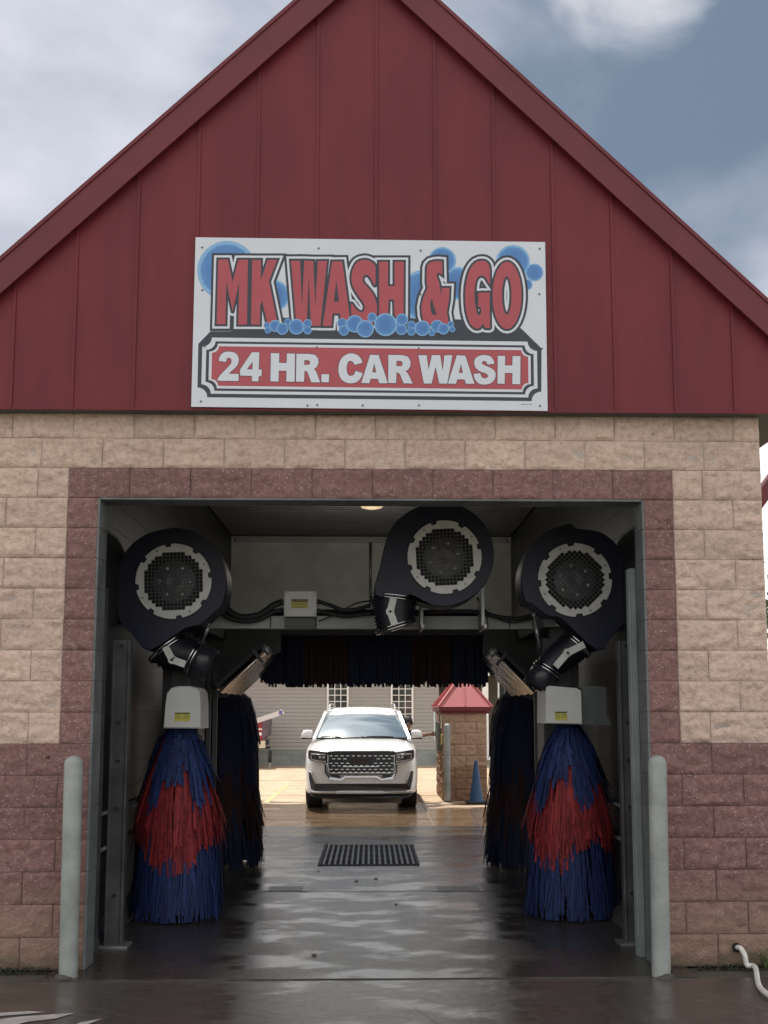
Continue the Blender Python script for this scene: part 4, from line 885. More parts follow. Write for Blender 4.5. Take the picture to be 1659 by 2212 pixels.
# ------------------------------------------------------------------ brushes
def strip(mb, pts, w_, tang, mt):
    """flat foam strip along pts with width w_ along direction tang"""
    n = len(pts); vs = []
    for i, p in enumerate(pts):
        e = tang*(w_/2*(1 if i < n-1 else .75)); vs += [p-e, p+e]
    mb.add(vs, [(2*i, 2*i+1, 2*i+3, 2*i+2) for i in range(n-1)], mt)
VAR = {'blue_foam': [M_blue, M_blue, M_blueb, M_bluec], 'red_foam': [M_redf, M_redf, M_redb, M_redc]}
def vbrush(c, H, prof, name, label, group, dens, colors, seed, wide, cat='brush', core=.07, jag=.12, three=False):
    """standing brush: strips start on the shaft, bow outwards and droop. prof(z)->radius; colors(z, a)->material"""
    random.seed(seed); t = thing(name, label, cat, (c[0], c[1], 0), group)
    b = MB(); b.cyl((c[0], c[1], .06), (c[0], c[1], H), core); b.cyl((c[0], c[1], .03), (c[0], c[1], .06), core*1.8); b.build('shaft', M_post, t)
    sets = {}
    z0 = .30
    while z0 < H-.02:
        n = dens
        for i in range(n):
            a = 2*PI*(i+random.random())/n; a += .10*math.sin(a*11+z0*5)+.05*math.sin(a*23+z0*2+seed); z = z0+random.uniform(-.03, .03); top = z/H
            ln = random.uniform(.34, .60) if z > .55 else z*random.uniform(.72, 1.0)
            ze = max(.012, z-ln*(1+random.uniform(-jag, jag))*(1.15 if z > H*.7 else 1)); Rr = prof(ze)*random.uniform(.93, 1.03); rm = prof(z)
            mt = colors(z, a); bo = 0
            if three:
                if mt.name == 'red_foam': ze = random.uniform(.46, .72)+.12*math.sin(a*3+seed); bo = .012
                elif z > 1.0: ze = random.uniform(.92, 1.28)+.15*math.sin(a*5+seed); ze = max(ze, z-.62) if ze < z-.08 else z-random.uniform(.1, .2); bo = .004
                else: ze = max(.012, min(ze, random.uniform(.012, .20)+.05+.05*math.sin(a*7+seed)))
                ze = min(ze, z-.08); Rr = prof(ze)*random.uniform(.95, 1.04)+bo
            e = Vector((math.cos(a), math.sin(a), 0)); tg = Vector((-math.sin(a), math.cos(a), 0)); sw = random.gauss(0, .026)
            Rr *= (random.uniform(1.05, 1.16) if random.random() < .07 else 1); rt = min(rm, Rr); cc = Vector((c[0], c[1], 0))
            pts = [cc+e*core+Vector((0, 0, z)), cc+e*(rt*.70)+Vector((0, 0, z-.01)), cc+e*(rt*.93)+Vector((0, 0, z-.06)), cc+e*(rt*.5+Rr*.5)*1.0+tg*sw*.4+Vector((0, 0, (z+ze)/2)), cc+e*Rr+tg*sw+Vector((0, 0, ze))]
            kk_ = 'red' if 'red' in mt.name else 'blue'; sets.setdefault(kk_, (MB(), mt)); mt = random.choice(VAR.get(mt.name, [mt])); strip(sets[kk_][0], pts, random.uniform(*wide)*(2.0 if z > H*.72 else 1), tg, mt)
        z0 += .052
    for nm, (m_, mt) in sets.items(): m_.build('red_strips' if 'red' in nm else 'blue_strips', None, t, fixn=False)
    return t
def prof_front(H):
    def f(z):
        u = z/H
        if u < .60: return .365-.035*min(1, u/.35)-.01*math.sin(u*9)
        return .325-((u-.60)/.40)**1.15*.185
    return f
def col_front(ph):
    def f(z, a):
        k = math.sin(a*2+ph)*.06+math.sin(a*5+ph*2)*.08+random.uniform(-.03, .03)
        return M_redf if .78+k*.3 < z < 1.33+k*1.0 else M_blue
    return f
pl = gnd(379, 1985); pr = gnd(1233, 1985); yb = 1.85
HB = 1.52
def front_brush(px, label, lcov, flip, ph, seed):
    x = at(px, 1985, yb).x; t = vbrush((x, yb), HB, prof_front(HB), 'wash_brush', label, 'tall blue and red foam brushes at the entrance', 120, col_front(ph), seed, (.007, .017), jag=.2, three=True)
    return x, t
xb1, _ = front_brush(381, 'front brush of blue foam strips with a red band, on the left of the bay', None, 0, .3, 3)
xb2, _ = front_brush(1236, 'front brush of blue foam strips with a red band, on the right of the bay', None, 1, 1.9, 5)
# covers with a yellow label
def cover(pts, side, Y, lab, lpts, sidepts=None):
    P = [at(x, y, Y) for x, y in pts]; t = thing('brush_cover', lab, 'cover', (sum(p.x for p in P)/len(P), Y, P[0].z), 'pale covers over the front brushes')
    q = MB(); n = len(P); cx = sum(p.x for p in P)/n; cz = sum(p.z for p in P)/n
    f = [(cx+(p.x-cx)*.96, cz+(p.z-cz)*.96) for p in P]
    vs = [(u, Y-.012, v) for u, v in f]+[(p.x, Y, p.z) for p in P]+[(p.x, Y+.42, p.z) for p in P]
    q.add(vs, [tuple(range(n))]+[(i, (i+1) % n, n+(i+1) % n, n+i) for i in range(n)]+[(n+i, n+(i+1) % n, 2*n+(i+1) % n, 2*n+i) for i in range(n)]+[tuple(range(3*n-1, 2*n-1, -1))]); q.build('shell', M_white, t)
    if sidepts:
        S_ = [at(x, y, Y+.02) for x, y in sidepts]; q = MB(); q.prism([(p.x, p.z) for p in S_], lambda u, v, k: (u, Y+.02+k, v), .3); q.build('side_panel', mat('charcoal_side', (.075, .085, .085), .45, var=.25), t)
    a = at(lpts[0], lpts[3], Y-.014); c = at(lpts[2], lpts[1], Y-.014); q = MB(); q.rng(a.x, c.x, Y-.0155, Y-.0125, a.z, c.z, M_yel); q.rng(a.x+.002, c.x-.002, Y-.0165, Y-.015, c.z-.011, c.z-.002, M_black)
    random.seed(int(lpts[0]))
    for cl in (0, 1):
        for i in range(5):
            xa = a.x+.006+cl*(c.x-a.x)/2; z = c.z-.018-i*.0075; q.rng(xa, xa+(c.x-a.x)/2*random.uniform(.55, .85), Y-.0163, Y-.0152, z-.0014, z+.0014, mat('olive_print', (.22, .20, .05), .7))
    q.build('warning_label', None, t)
    return t
YCV = yb-.28
cover([(353, 1573), (357, 1520), (361, 1497), (370, 1486), (385, 1482), (410, 1482), (425, 1486), (432, 1495), (434, 1520), (434, 1574)], -1, YCV, 'white rounded cover with a yellow label above the left front brush', (377, 1539, 411, 1558))
cover([(1177, 1563), (1178, 1484), (1185, 1481), (1246, 1486), (1256, 1492), (1258, 1565)], 1, YCV, 'squarer white cover with a grey side panel above the right front brush', (1199, 1537, 1225, 1556),
      [(1258, 1565), (1257, 1490), (1246, 1480), (1309, 1484), (1310, 1542), (1320, 1567)])
# rear brushes, foam colours darkened for the shade inside the bay
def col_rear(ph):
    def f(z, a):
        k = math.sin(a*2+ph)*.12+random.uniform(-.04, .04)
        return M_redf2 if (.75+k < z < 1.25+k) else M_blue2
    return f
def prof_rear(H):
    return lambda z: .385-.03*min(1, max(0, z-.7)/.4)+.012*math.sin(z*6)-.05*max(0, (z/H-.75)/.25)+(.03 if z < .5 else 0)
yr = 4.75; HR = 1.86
for px, lab, sd2 in ((488, 'dark rear brush of ragged blue and red strips darkened for shade behind the left front brush', 11), (1130, 'dark rear brush of ragged blue and red strips darkened for shade behind the right front brush', 12)):
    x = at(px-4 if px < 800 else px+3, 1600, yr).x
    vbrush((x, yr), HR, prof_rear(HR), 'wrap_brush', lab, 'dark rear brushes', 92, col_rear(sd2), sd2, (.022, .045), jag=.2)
# top brush
yt = 4.45; zc = at(800, 1350, yt).z+.05; xa = at(570, 1400, yt).x; xb = at(1048, 1400, yt).x
t = thing('top_brush', 'horizontal roller brush of hanging blue and red strips darkened for shade across the arch', 'brush', (0, yt, zc))
b = MB(); b.cyl((xa-.05, yt, zc), (xb+.05, yt, zc), .09); b.build('roller', M_post, t)
bounds = [at(px, 1400, yt).x for px in (660, 752, 886, 972)]; random.seed(21); mbs = [MB() for _ in range(5)]
for i in range(1500):
    x = random.uniform(xa, xb); k = sum(x > q+random.uniform(-.015, .015) for q in bounds); a = random.uniform(-1.2, 1.2)+PI/2; fr = random.choice((-1, 1)); w_ = random.uniform(.018, .034)
    r = random.uniform(.10, .30); zl = at(800, random.choice((1462, 1468, 1471, 1474, 1476, 1478)) if random.random() < .93 else 1484, yt).z
    if x < xa+.06: zl += random.uniform(0, .4) if random.random() < .4 else .0
    tw = random.uniform(-.02, .02); tg = Vector((1, 0, 0))
    pts = [Vector((x, yt, zc+.09)), Vector((x, yt+fr*r*.6, zc+.10)), Vector((x+tw*.3, yt+fr*r, zc-.05)), Vector((x+tw*.6, yt+fr*r, (zc+zl)/2)), Vector((x+tw, yt+fr*r, zl))]
    strip(mbs[k], pts, w_, tg, None)
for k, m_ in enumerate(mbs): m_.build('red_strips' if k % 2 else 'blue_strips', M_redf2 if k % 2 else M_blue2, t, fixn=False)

# ------------------------------------------------------------------ floor grates
M_wetc = mat('wet_slot', (.05, .045, .04), .3, var=.3)
def grate(x0, x1, y0, y1, label, nb, along='y', rows=1):
    t = thing('floor_grate', label, 'grate', ((x0+x1)/2, y0, 0), 'steel drain grates in the wash floor')
    b = MB(); b.rng(x0, x1, y0, y1, .0015, .0035); b.build('pit', M_dark if rows > 1 else M_wetc, t)
    if rows == 1:
        b = MB()
        for i in range(nb): x = x0+.03+(x1-x0-.06)*(i+.5)/nb; b.rng(x-.010, x+.010, y0+.02, y1-.02, .004, .0055)
        b.build('bars', mat('dark_iron', (.03, .03, .032), .4, .6, var=.4, vscale=20), t); return t
    b = MB(); b.rng(x0, x0+.03, y0, y1, .004, .009); b.rng(x1-.03, x1, y0, y1, .004, .009); b.rng(x0+.03, x1-.03, y0, y0+.03, .004, .009); b.rng(x0+.03, x1-.03, y1-.03, y1, .004, .009); b.build('frame', M_rub if rows > 1 else M_wetc, t)
    b = MB()
    for i in range(nb): x = x0+.03+(x1-x0-.06)*(i+.5)/nb; b.rng(x-.012, x+.012, y0+.03, y1-.03, .005, .010)
    for r in range(rows): y = y0+(y1-y0)*(r+1)/(rows+1); b.rng(x0+.03, x1-.03, y-.012, y+.012, .0045, .0096)
    b.build('bars', mat('dark_iron', (.03, .03, .032), .4, .6, var=.4, vscale=20), t)
g0 = gnd(686, 1870); g1 = gnd(907, 1870); g2 = gnd(800, 1826)
grate(g0.x, g1.x, g0.y, g2.y, 'wide black slotted grate in the middle of the wet wash floor', 17, rows=3)
for px0, px1, lab in ((572, 660, 'small narrow grate in the floor beside the rear brush on the left'), (938, 1045, 'small narrow grate in the floor beside the rear brush on the right')):
    a = gnd(px0, 1926); c = gnd(px1, 1926); d = gnd(px0, 1915); grate(a.x, c.x, a.y, d.y, lab, 14)
# hairline cracks and a saw joint in the slab
random.seed(31); b = MB()
for (x0, y0, x1, y1) in ((-.9, .4, .5, 1.9), (.5, 1.9, .9, 4.1), (-.2, 2.6, -1.2, 3.9), (1.3, -3.2, .2, -.9)):
    P = []; zf_ = .0006 if y0 > -.2 else -.0055
    for i in range(15): u = i/14; P.append((x0+(x1-x0)*u+random.uniform(-.03, .03), y0+(y1-y0)*u+random.uniform(-.03, .03)))
    for (a0, a1), (c0, c1) in zip(P[:-1], P[1:]): b.add([(a0, a1, zf_), (a0+.0025, a1, zf_), (c0+.0025, c1, zf_), (c0, c1, zf_)], [(0, 1, 2, 3)])
for Y in (3.05, 6.1 - .45): b.rng(-1.85, 1.85, Y, Y+.008, .0003, .0012)
struct(b.build('slab_cracks', mat('crack', (.012, .011, .010), .8)))
# small scraps on the floor
random.seed(4)
M_leaf = mat('leaf_scrap', (.05, .035, .02), .8)
for i in range(5):
    P = gnd(random.uniform(580, 1040), random.uniform(1860, 2080)); q = MB(); q.add([(P.x+random.uniform(.01, .025)*math.cos(k*1.05), P.y+random.uniform(.02, .05)*math.sin(k*1.05), .004+.004*(k % 2)) for k in range(6)], [(0, 1, 2, 3, 4, 5)])
    o = q.build('leaf_scrap', M_leaf); tag(o, 'tiny dark leaf scrap lying on the wet wash floor', 'leaf', 'leaf scraps on the wash floor')

# ------------------------------------------------------------------ white hose and weeds at the right
pth = [at(1590, 2046, -.01), at(1600, 2049, -.06), at(1609, 2064, -.09), at(1614, 2085, -.10)]+[gnd(x, y, .022) for x, y in ((1622, 2108), (1640, 2130), (1665, 2152), (1700, 2172))]
pth[4] = Vector((pth[3].x+.03, -.16, .03))
b = MB(); b.tube(spl(pth, 6), .0165, 12); hz = thing('white_hose', 'white plastic pipe curling out of the maroon wall onto the ground', 'pipe', tuple(pth[-1])); b.build('pipe', mat('white_pvc', (.62, .60, .55), .45, var=.15, vscale=20), hz)
b = MB(); b.cyl((pth[0].x, -.001, pth[0].z), (pth[0].x, -.028, pth[0].z), .026, .030); b.build('wall_hole', M_dark, hz)
M_weed = mat('weed_green', (.07, .10, .035), .8, var=.4, vscale=30)
random.seed(9)
def weed(x, y, n, h, label):
    q = MB()
    for i in range(n):
        a = random.uniform(0, 2*PI); l_ = random.uniform(.5, 1)*h; d = Vector((math.cos(a), math.sin(a)*.5, 0)); b0 = Vector((x, y, -.01))+d*.01
        strip(q, [b0, b0+d*l_*.2+Vector((0, 0, l_*.6)), b0+d*l_*.6+Vector((0, 0, l_*.85))], .006, Vector((-d.y, d.x, 0)).normalized(), None)
    tag(q.build('weed', M_weed, fixn=False), label, 'weed', 'small weeds along the wall foot')
P = gnd(1640, 2095); weed(2.52, -.06, 26, .16, 'tuft of grass blades beside the white pipe at the wall foot')
weed(2.28, -.07, 10, .06, 'tiny weed at the maroon wall foot between right bollard and pipe')
weed(-2.45, -.07, 14, .07, 'tiny weed at the maroon wall foot left of the bollard')
random.seed(12); q = MB()
for i in range(900):
    sg = random.choice((-1, -1, 1)); x = sg*random.uniform(2.03, 2.6) if sg < 0 else random.uniform(2.08, 2.62); y = random.uniform(-.09, -.03); z = random.uniform(-.012, .02 if sg > 0 else .035)*(1-abs(y)*4); r = random.uniform(.004, .012)
    a = random.uniform(0, 6); q.add([(x+r*math.cos(a+k*2.1), y+r*.6*math.sin(a+k*2.1), z+r*.7*math.sin(k*2.1+1)) for k in range(3)], [(0, 1, 2)])
struct(q.build('moss', mat('moss', (.018, .022, .010), .9, var=.5, vscale=40), fixn=False), 'stuff')

# ------------------------------------------------------------------ house behind
HY = 26.5
house = thing('siding_house', 'taupe lap-sided house with white gridded windows behind the parking lot', 'house', (0, HY, 0))
M_sid = mat('taupe_siding', (.315, .295, .268), .7, var=.05, vscale=.6)
M_fnd = mat('mossy_foundation', (.225, .24, .215), .85, var=.22, vscale=2.2, bump=.3, bscale=8)
M_wtrim = mat('white_trim', (.74, .73, .69), .6, var=.06)
HX1 = at(948, 1500, HY).x; HX0 = -12.0; HZ0 = .46; HZ1 = 3.15
wins = [(at(706, 1530, HY).x, at(753, 1530, HY).x), (at(844, 1530, HY).x, at(893, 1530, HY).x)]
ws0 = at(850, 1560, HY).z; ws1 = ws0+1.62
b = MB(); z = HZ0; e = .112
segs = [(HX0, wins[0][0]), (wins[0][1], wins[1][0]), (wins[1][1], HX1)]
while z < HZ1:
    zt_ = z+e; sl = segs if (zt_ > ws0+.02 and z < ws1-.02) else [(HX0, HX1)]
    for a, c in sl: b.add([(a, HY-.016, z), (c, HY-.016, z), (c, HY, zt_), (a, HY, zt_), (a, HY+.01, z), (c, HY+.01, z)], [(0, 1, 2, 3), (0, 4, 5, 1)])
    z = zt_
b.build('siding', M_sid, house, fixn=False)
b = MB(); b.rng(HX0, HX1, HY+.011, HY+.15, 0, HZ1); b.build('wall_core', M_sid, house)
b = MB(); b.rng(HX0, HX1, HY-.03, HY+.0, .0, HZ0-.01); b.rng(HX0, HX1, HY-.08, HY-.03, .0, .30); b.rng(HX0, HX1, HY-.16, HY-.08, .0, .14); b.build('foundation', M_fnd, house)
M_glass = mat('window_glass', (.05, .055, .05), .08, spec=.9, var=.5, vscale=2.0)
for i, (x0, x1) in enumerate(wins):
    f = MB(); tw = .055
    for (a, c, z0_, z1_) in ((x0, x0+tw, ws0, ws1), (x1-tw, x1, ws0, ws1), (x0+tw, x1-tw, ws0, ws0+tw), (x0+tw, x1-tw, ws1-tw, ws1)): f.rng(a, c, HY-.05, HY+.02, z0_, z1_)
    fr = f.build('window', M_wtrim, house)
    g = MB(); g.rng(x0+tw, x1-tw, HY+.0, HY+.008, ws0+tw, ws1-tw); g.build('pane', M_glass, fr)
    g = MB(); iw = (x1-x0-2*tw)
    for k in (1, 2): xx = x0+tw+iw*k/3; g.rng(xx-.012, xx+.012, HY-.012, HY-.002, ws0+tw, ws1-tw)
    for k in range(1, 8): zz = ws0+tw+(ws1-ws0-2*tw)*k/8; g.rng(x0+tw, x1-tw, HY-.013, HY-.003, zz-.011, zz+.011)
    g.build('muntins', M_wtrim, fr)
# porch recess at the right with a white column
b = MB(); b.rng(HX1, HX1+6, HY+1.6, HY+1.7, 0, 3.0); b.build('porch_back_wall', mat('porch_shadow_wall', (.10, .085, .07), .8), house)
b = MB(); b.rng(HX1, HX1+6, HY-.35, HY+1.6, .0, .16); b.build('porch_floor', M_fnd, house)
pz = at(1000, 1451, HY).z; b = MB(); b.rng(HX1, HX1+6, HY-.35, HY-.2, pz, pz+.2); b.rng(HX1, HX1+6, HY-.2, HY+1.6, pz+.02, pz+.06); b.build('porch_beam', mat('porch_paint', (.42, .40, .33), .7), house)
for px in (1048, 1150):
    xx = at(px, 1500, HY-.3).x; b = MB(); b.rng(xx-.09, xx+.09, HY-.36, HY-.18, .16, pz); b.rng(xx-.13, xx+.13, HY-.40, HY-.14, .161, .28); b.rng(xx-.13, xx+.13, HY-.40, HY-.14, pz-.14, pz-.001); b.build('porch_column', M_wtrim, house, bevel=.01)
b = MB(); b.prism([(HY-.5, HZ1), (HY+4, HZ1+.95), (HY+8.5, HZ1)], lambda u, v, k: (HX0-.3+k, u, v), 6.6-HX0); b.build('roof', mat('shingles', (.10, .09, .08), .9, var=.3, vscale=6), house)
b = MB(); b.rng(HX0, 6, HY+.16, HY+8, 0, HZ1-.02) if False else b.rng(HX0, HX1, HY+.16, HY+8, .0, HZ1-.01); b.build('body', M_sid, house)
# lawn and a strip of greenery beyond both sides, seen only past the house
struct(MB().rng(-120, 120, 40, 40.2, -.045, .4).build('far_bank', mat('far_green', (.05, .07, .03), .95, var=.4)))
# trees beyond the house
M_bark = mat('bark', (.09, .07, .05), .95, var=.3, vscale=8, bump=.5); M_fol = mat('foliage', (.045, .075, .025), .8, var=.45, vscale=1.2)
def tree(x, y, h, r, seed, label):
    random.seed(seed); t = thing('tree', label, 'tree', (x, y, 0), 'trees beyond the house')
    q = MB(); q.tube([(x, y, 0), (x+.1, y, h*.25), (x-.1, y, h*.5), (x, y, h*.75)], [.22, .18, .12, .05], 9)
    for i in range(7): a = i*2.4; z = h*(.35+.06*i); q.tube([(x, y, z), (x+math.cos(a)*r*.4, y+math.sin(a)*r*.4, z+.5), (x+math.cos(a)*r*.7, y+math.sin(a)*r*.7, z+1.1)], [.07, .05, .02], 6)
    q.build('trunk', M_bark, t); q = MB()
    cl = [(Vector((x+random.gauss(0, r*.4), y+random.gauss(0, r*.4), h*.68+random.gauss(0, h*.14))), random.uniform(.25, .45)*r) for _ in range(26)]
    for c_, cr3 in cl:
        for _ in range(110):
            d = Vector((random.gauss(0, 1), random.gauss(0, 1), random.gauss(0, .8))).normalized()*cr3*random.uniform(.5, 1.05); p = c_+d; u = Vector((random.gauss(0, 1), random.gauss(0, 1), random.gauss(0, 1))).normalized(); v = u.orthogonal().normalized()*.11; u = u*.16
            q.add([p-u, p+v, p+u, p-v], [(0, 1, 2, 3)])
    q.build('crown', M_fol, t, fixn=False)
tree(-13, 40, 7.5, 2.6, 1, 'leafy green tree behind the left end of the taupe house'); tree(12.5, 36, 8, 2.8, 2, 'leafy green tree right of the porch')

# ------------------------------------------------------------------ red trailer with its raised white beam
TY = 24.6
def A3(x, y, Y=TY): return at(x, y, Y)
t = thing('utility_trailer', 'dark red trailer with cream bumper and raised white beam before the house siding', 'trailer', tuple(gnd(570, 1655)))
p0 = A3(578, 1599); p1 = A3(565, 1556); xl2 = p0.x-3.2
b = MB(); b.rng(xl2, A3(566, 1600).x, TY+.0, TY+1.5, p0.z, p1.z); b.build('body', mat('trailer_red', (.30, .02, .03), .4, var=.1), t, bevel=.02)
b = MB(); b.add([(A3(566, 1600).x, TY-.005, p0.z+.05), (A3(577, 1600).x, TY+.2, p0.z+.12), (A3(579, 1600).x, TY+.2, p1.z+.03), (A3(566, 1600).x, TY-.005, p1.z), (A3(566, 1600).x, TY+1.5, p0.z+.05), (A3(577, 1600).x, TY+1.3, p0.z+.12), (A3(579, 1600).x, TY+1.3, p1.z+.03), (A3(566, 1600).x, TY+1.5, p1.z)], [(0, 1, 2, 3), (7, 6, 5, 4), (1, 5, 6, 2), (0, 4, 5, 1), (3, 2, 6, 7), (0, 3, 7, 4)])
b.build('end_panel', mat('trailer_dark', (.13, .10, .115), .5, var=.15), t)
b = MB(); b.rng(xl2, A3(565.5, 1600).x, TY-.02, TY-.0, A3(0, 1577).z, A3(0, 1574).z); b.rng(A3(557, 1600).x, A3(565, 1600).x, TY-.02, TY-.0, A3(0, 1589).z, A3(0, 1583).z); b.build('reflector_strip', M_wtrim, t)
b = MB(); b.rng(xl2, A3(573, 1600).x, TY-.05, TY+.2, A3(0, 1617).z, A3(0, 1601).z); b.build('bumper', mat('cream_paint', (.55, .50, .36), .6), t, bevel=.01)
b = MB(); b.rng(A3(572, 1600).x, A3(580, 1600).x, TY+.1, TY+.2, A3(0, 1610).z, A3(0, 1598).z); b.rng(xl2, A3(582, 1600).x, TY+.2, TY+.32, A3(0, 1619).z, A3(0, 1614).z); b.build('chassis', M_black, t)
for xx in (A3(582.3, 1600).x, A3(530, 1600).x):
    b = MB(); b.cyl((xx-.03, TY+.2, .30), (xx+.05, TY+.2, .30), .26, n=24) if False else b.cyl((xx-.035, TY+.15, .33), (xx+.045, TY+.15, .33), .17, n=24); b.build('wheel', M_rub, t)
    b = MB(); b.rng(xx-.01, xx+.03, TY+.12, TY+.18, .0, .33); b.build('jack_leg', M_steel, t)
a = A3(540, 1562); c = A3(606, 1540); b = MB(); b.beam((a.x, TY-.1, a.z), (c.x, TY-.1, c.z), .30, .14, (0, 1, 0)) if False else b.beam((a.x, TY-.1, a.z), (c.x, TY-.1, c.z), .14, .10, (0, 1, 0)); b.build('beam', mat('beam_white', (.55, .52, .52), .5, var=.08, vscale=9), t)
b = MB(); b.rng(A3(603, 1600).x, A3(609, 1600).x, TY-.16, TY-.04, A3(0, 1544).z, A3(0, 1535).z); b.build('beam_end_cap', mat('violet_cap', (.12, .11, .32), .5), t)
b = MB(); b.beam(A3(606, 1533), A3(613, 1542), .05, .03, (0, 1, 0)); b.build('flag', M_wtrim, t)

# ------------------------------------------------------------------ pay station
KY = 13.12; KX0 = at(958, 1700, KY).x; KX1 = KX0+.80; KD = 1.95; KZ = at(1000, 1533, KY).z
kiosk = thing('pay_station', 'small stone-block pay station with a pink-red hipped metal roof beside the white car', 'pay station', ((KX0+KX1)/2, KY, 0))
M_kt = block_mat('pay_station_tan', (.27, .175, .12), (.35, .235, .165), (.42, .295, .215), 0, False); M_kr = block_mat('pay_station_brown', (.17, .095, .06), (.25, .15, .095), (.33, .21, .14), .2, False)
class KB(Blocks):
    def build(s, name, mt, parent):
        o_ = parent.location; s.v = [(x-o_.x, y-o_.y, z-o_.z) for x, y, z in s.v]; return Blocks.build(s, name, mt, parent)
kt = KB(); kr = KB(); kcount = 0
for k in range(int(KZ/BL)+1):
    z0 = k*BL; z1 = min(z0+BL, KZ)
    if z1-z0 < .03: continue
    xs = [KX0+.0, KX0+(.4064 if k % 2 else .2032)]
    while xs[-1] < KX1-.05: xs.append(min(xs[-1]+.4064, KX1))
    for a, c in zip(xs[:-1], xs[1:]): sd_ += 1; (kr if k < 3 else kt).block(a, c, z0, z1, KY, .014, 0, sd_*1.3, .02)
kt.build('front_blocks', M_kt, kiosk); kr.build('lower_front_blocks', M_kr, kiosk)
for kb, mt, ks, nm in ((KB(), M_kr, range(0, 5), 'lower_side_blocks'), (KB(), M_kt, range(5, 9), 'side_blocks')):
    for k in ks:
        z0 = k*BL; z1 = min(z0+BL, KZ)
        if z1-z0 < .03: continue
        ys = [0, .4064 if k % 2 else .2032]
        while ys[-1] < KD-.05: ys.append(min(ys[-1]+.4064, KD))
        for a, c in zip(ys[:-1], ys[1:]): sd_ += 1; kb.block(a, c, z0, z1, 0, .016, 0, sd_*1.3, .02)
    kb.v = [(KX0+y, KY+KD-x, z) for x, y, z in kb.v]; kb.build(nm, mt, kiosk)
b = MB(); b.rng(KX0+.02, KX1-.004, KY+.02, KY+KD-.004, 0, KZ); b.build('core_wall', M_mort, kiosk)
ex0 = KX0-.09; ex1 = KX1+.09; ey0 = KY-.1; ey1 = KY+KD+.1; cx = (ex0+ex1)/2; rzv = at(1003, 1456, KY+.5).z; hw = (ex1-ex0)/2
M_kroof = mat('pay_station_roof', (.36, .085, .085), .45, var=.08, vscale=3, spec=.6)
b = MB(); ry0 = ey0+hw; ry1 = ey1-hw
b.add([(ex0, ey0, KZ+.05), (ex1, ey0, KZ+.05), (ex1, ey1, KZ+.05), (ex0, ey1, KZ+.05), (cx, ry0, rzv), (cx, ry1, rzv)], [(0, 1, 4), (1, 2, 5, 4), (2, 3, 5), (3, 0, 4, 5), (3, 2, 1, 0)])
b.build('roof', M_kroof, kiosk)
b = MB()
for k in (0,): b.beam((cx, ey0, KZ+.06), (cx, ry0, rzv+.01), .018, .03)
for sg in (-1, 1):
    b.beam((cx+sg*hw, ey0, KZ+.06), (cx, ry0, rzv+.012), .03, .035); b.beam((cx+sg*hw, ey1, KZ+.06), (cx, ry1, rzv+.012), .03, .035)
    for i in range(1, 7):
        y = ey0+(ey1-ey0)*i/7; u = min(1, min(y-ey0, ey1-y)/hw); b.beam((cx+sg*hw, y, KZ+.06), (cx+sg*hw*(1-u), y, KZ+.06+(rzv-KZ-.05)*u), .018, .03)
    for u in (.45,): b.beam((cx+sg*hw*u, ey0, KZ+.06), (cx+sg*hw*u, ey0+hw*(1-u), KZ+.06+(rzv-KZ-.05)*(1-u)), .018, .03) if False else None
b.build('roof_ribs', M_kroof, kiosk)
b = MB(); b.rng(ex0+.01, ex1-.01, ey0+.01, ey1-.01, KZ-.03, KZ+.048); b.rng(ex0+.04, ex1-.04, ey0+.04, ey1-.04, KZ-.07, KZ-.031); b.build('fascia', M_trim, kiosk, bevel=.005)
# keypad cabinet and sign boards on its left side
zt_ = at(942, 1560, KY+.5).z; zb_ = at(942, 1622, KY+.5).z
b = MB(); b.rng(KX0-.085, KX0-.014, KY+.35, KY+.85, zb_, zt_); kp = b.build('keypad_cabinet', mat('cabinet_grey', (.17, .17, .165), .5, .3, var=.2), kiosk, bevel=.008)
b = MB(); b.rng(KX0-.093, KX0-.086, KY+.42, KY+.6, zb_+.18, zb_+.42); b.build('keypad', M_steel, kp)
b = MB(); b.rng(KX0-.115, KX0-.10, KY+.55, KY+1.0, at(0, 1600, KY+.5).z, at(0, 1538, KY+.5).z); b.build('price_board', mat('pale_board', (.55, .62, .58), .5, var=.12, vscale=12), kiosk)
b = MB(); b.rng(KX0-.03, KX0-.015, KY+.06, KY+.24, at(0, 1574, KY).z, at(0, 1546, KY).z); b.build('cream_notice', mat('cream_board', (.66, .55, .40), .6), kiosk)
b = MB(); b.rng(KX0-.03, KX0-.015, KY+.06, KY+.22, at(0, 1610, KY).z, at(0, 1588, KY).z, M_yel)
for i in range(4): z = at(0, 1606-i*5, KY).z; b.rng(KX0-.032, KX0-.03, KY+.09, KY+.19, z-.006, z+.006, M_black)
b.build('yellow_notice', None, kiosk)
p = gnd(967, 1733); bollard((p.x, p.y, .0), 'grey round-topped bollard guarding the corner of the pay station', 1.40)

# traffic cone
P = gnd(1029, 1735); t = thing('traffic_cone', 'tall blue traffic cone on a black base before the pay station', 'traffic cone', (P.x, P.y, 0))
b = MB(); b.rng(P.x-.185, P.x+.185, P.y-.185, P.y+.185, .002, .03); b.build('base', M_rub, t, bevel=.01)
b = MB(); b.lathe([(.135, .03), (.12, .06), (.035, .70), (.028, .745), (.0, .75)], (P.x, P.y, 0), (0, 0, 1), 32); b.build('cone_body', mat('cone_blue', (.010, .050, .125), .5, var=.15, vscale=12), t)

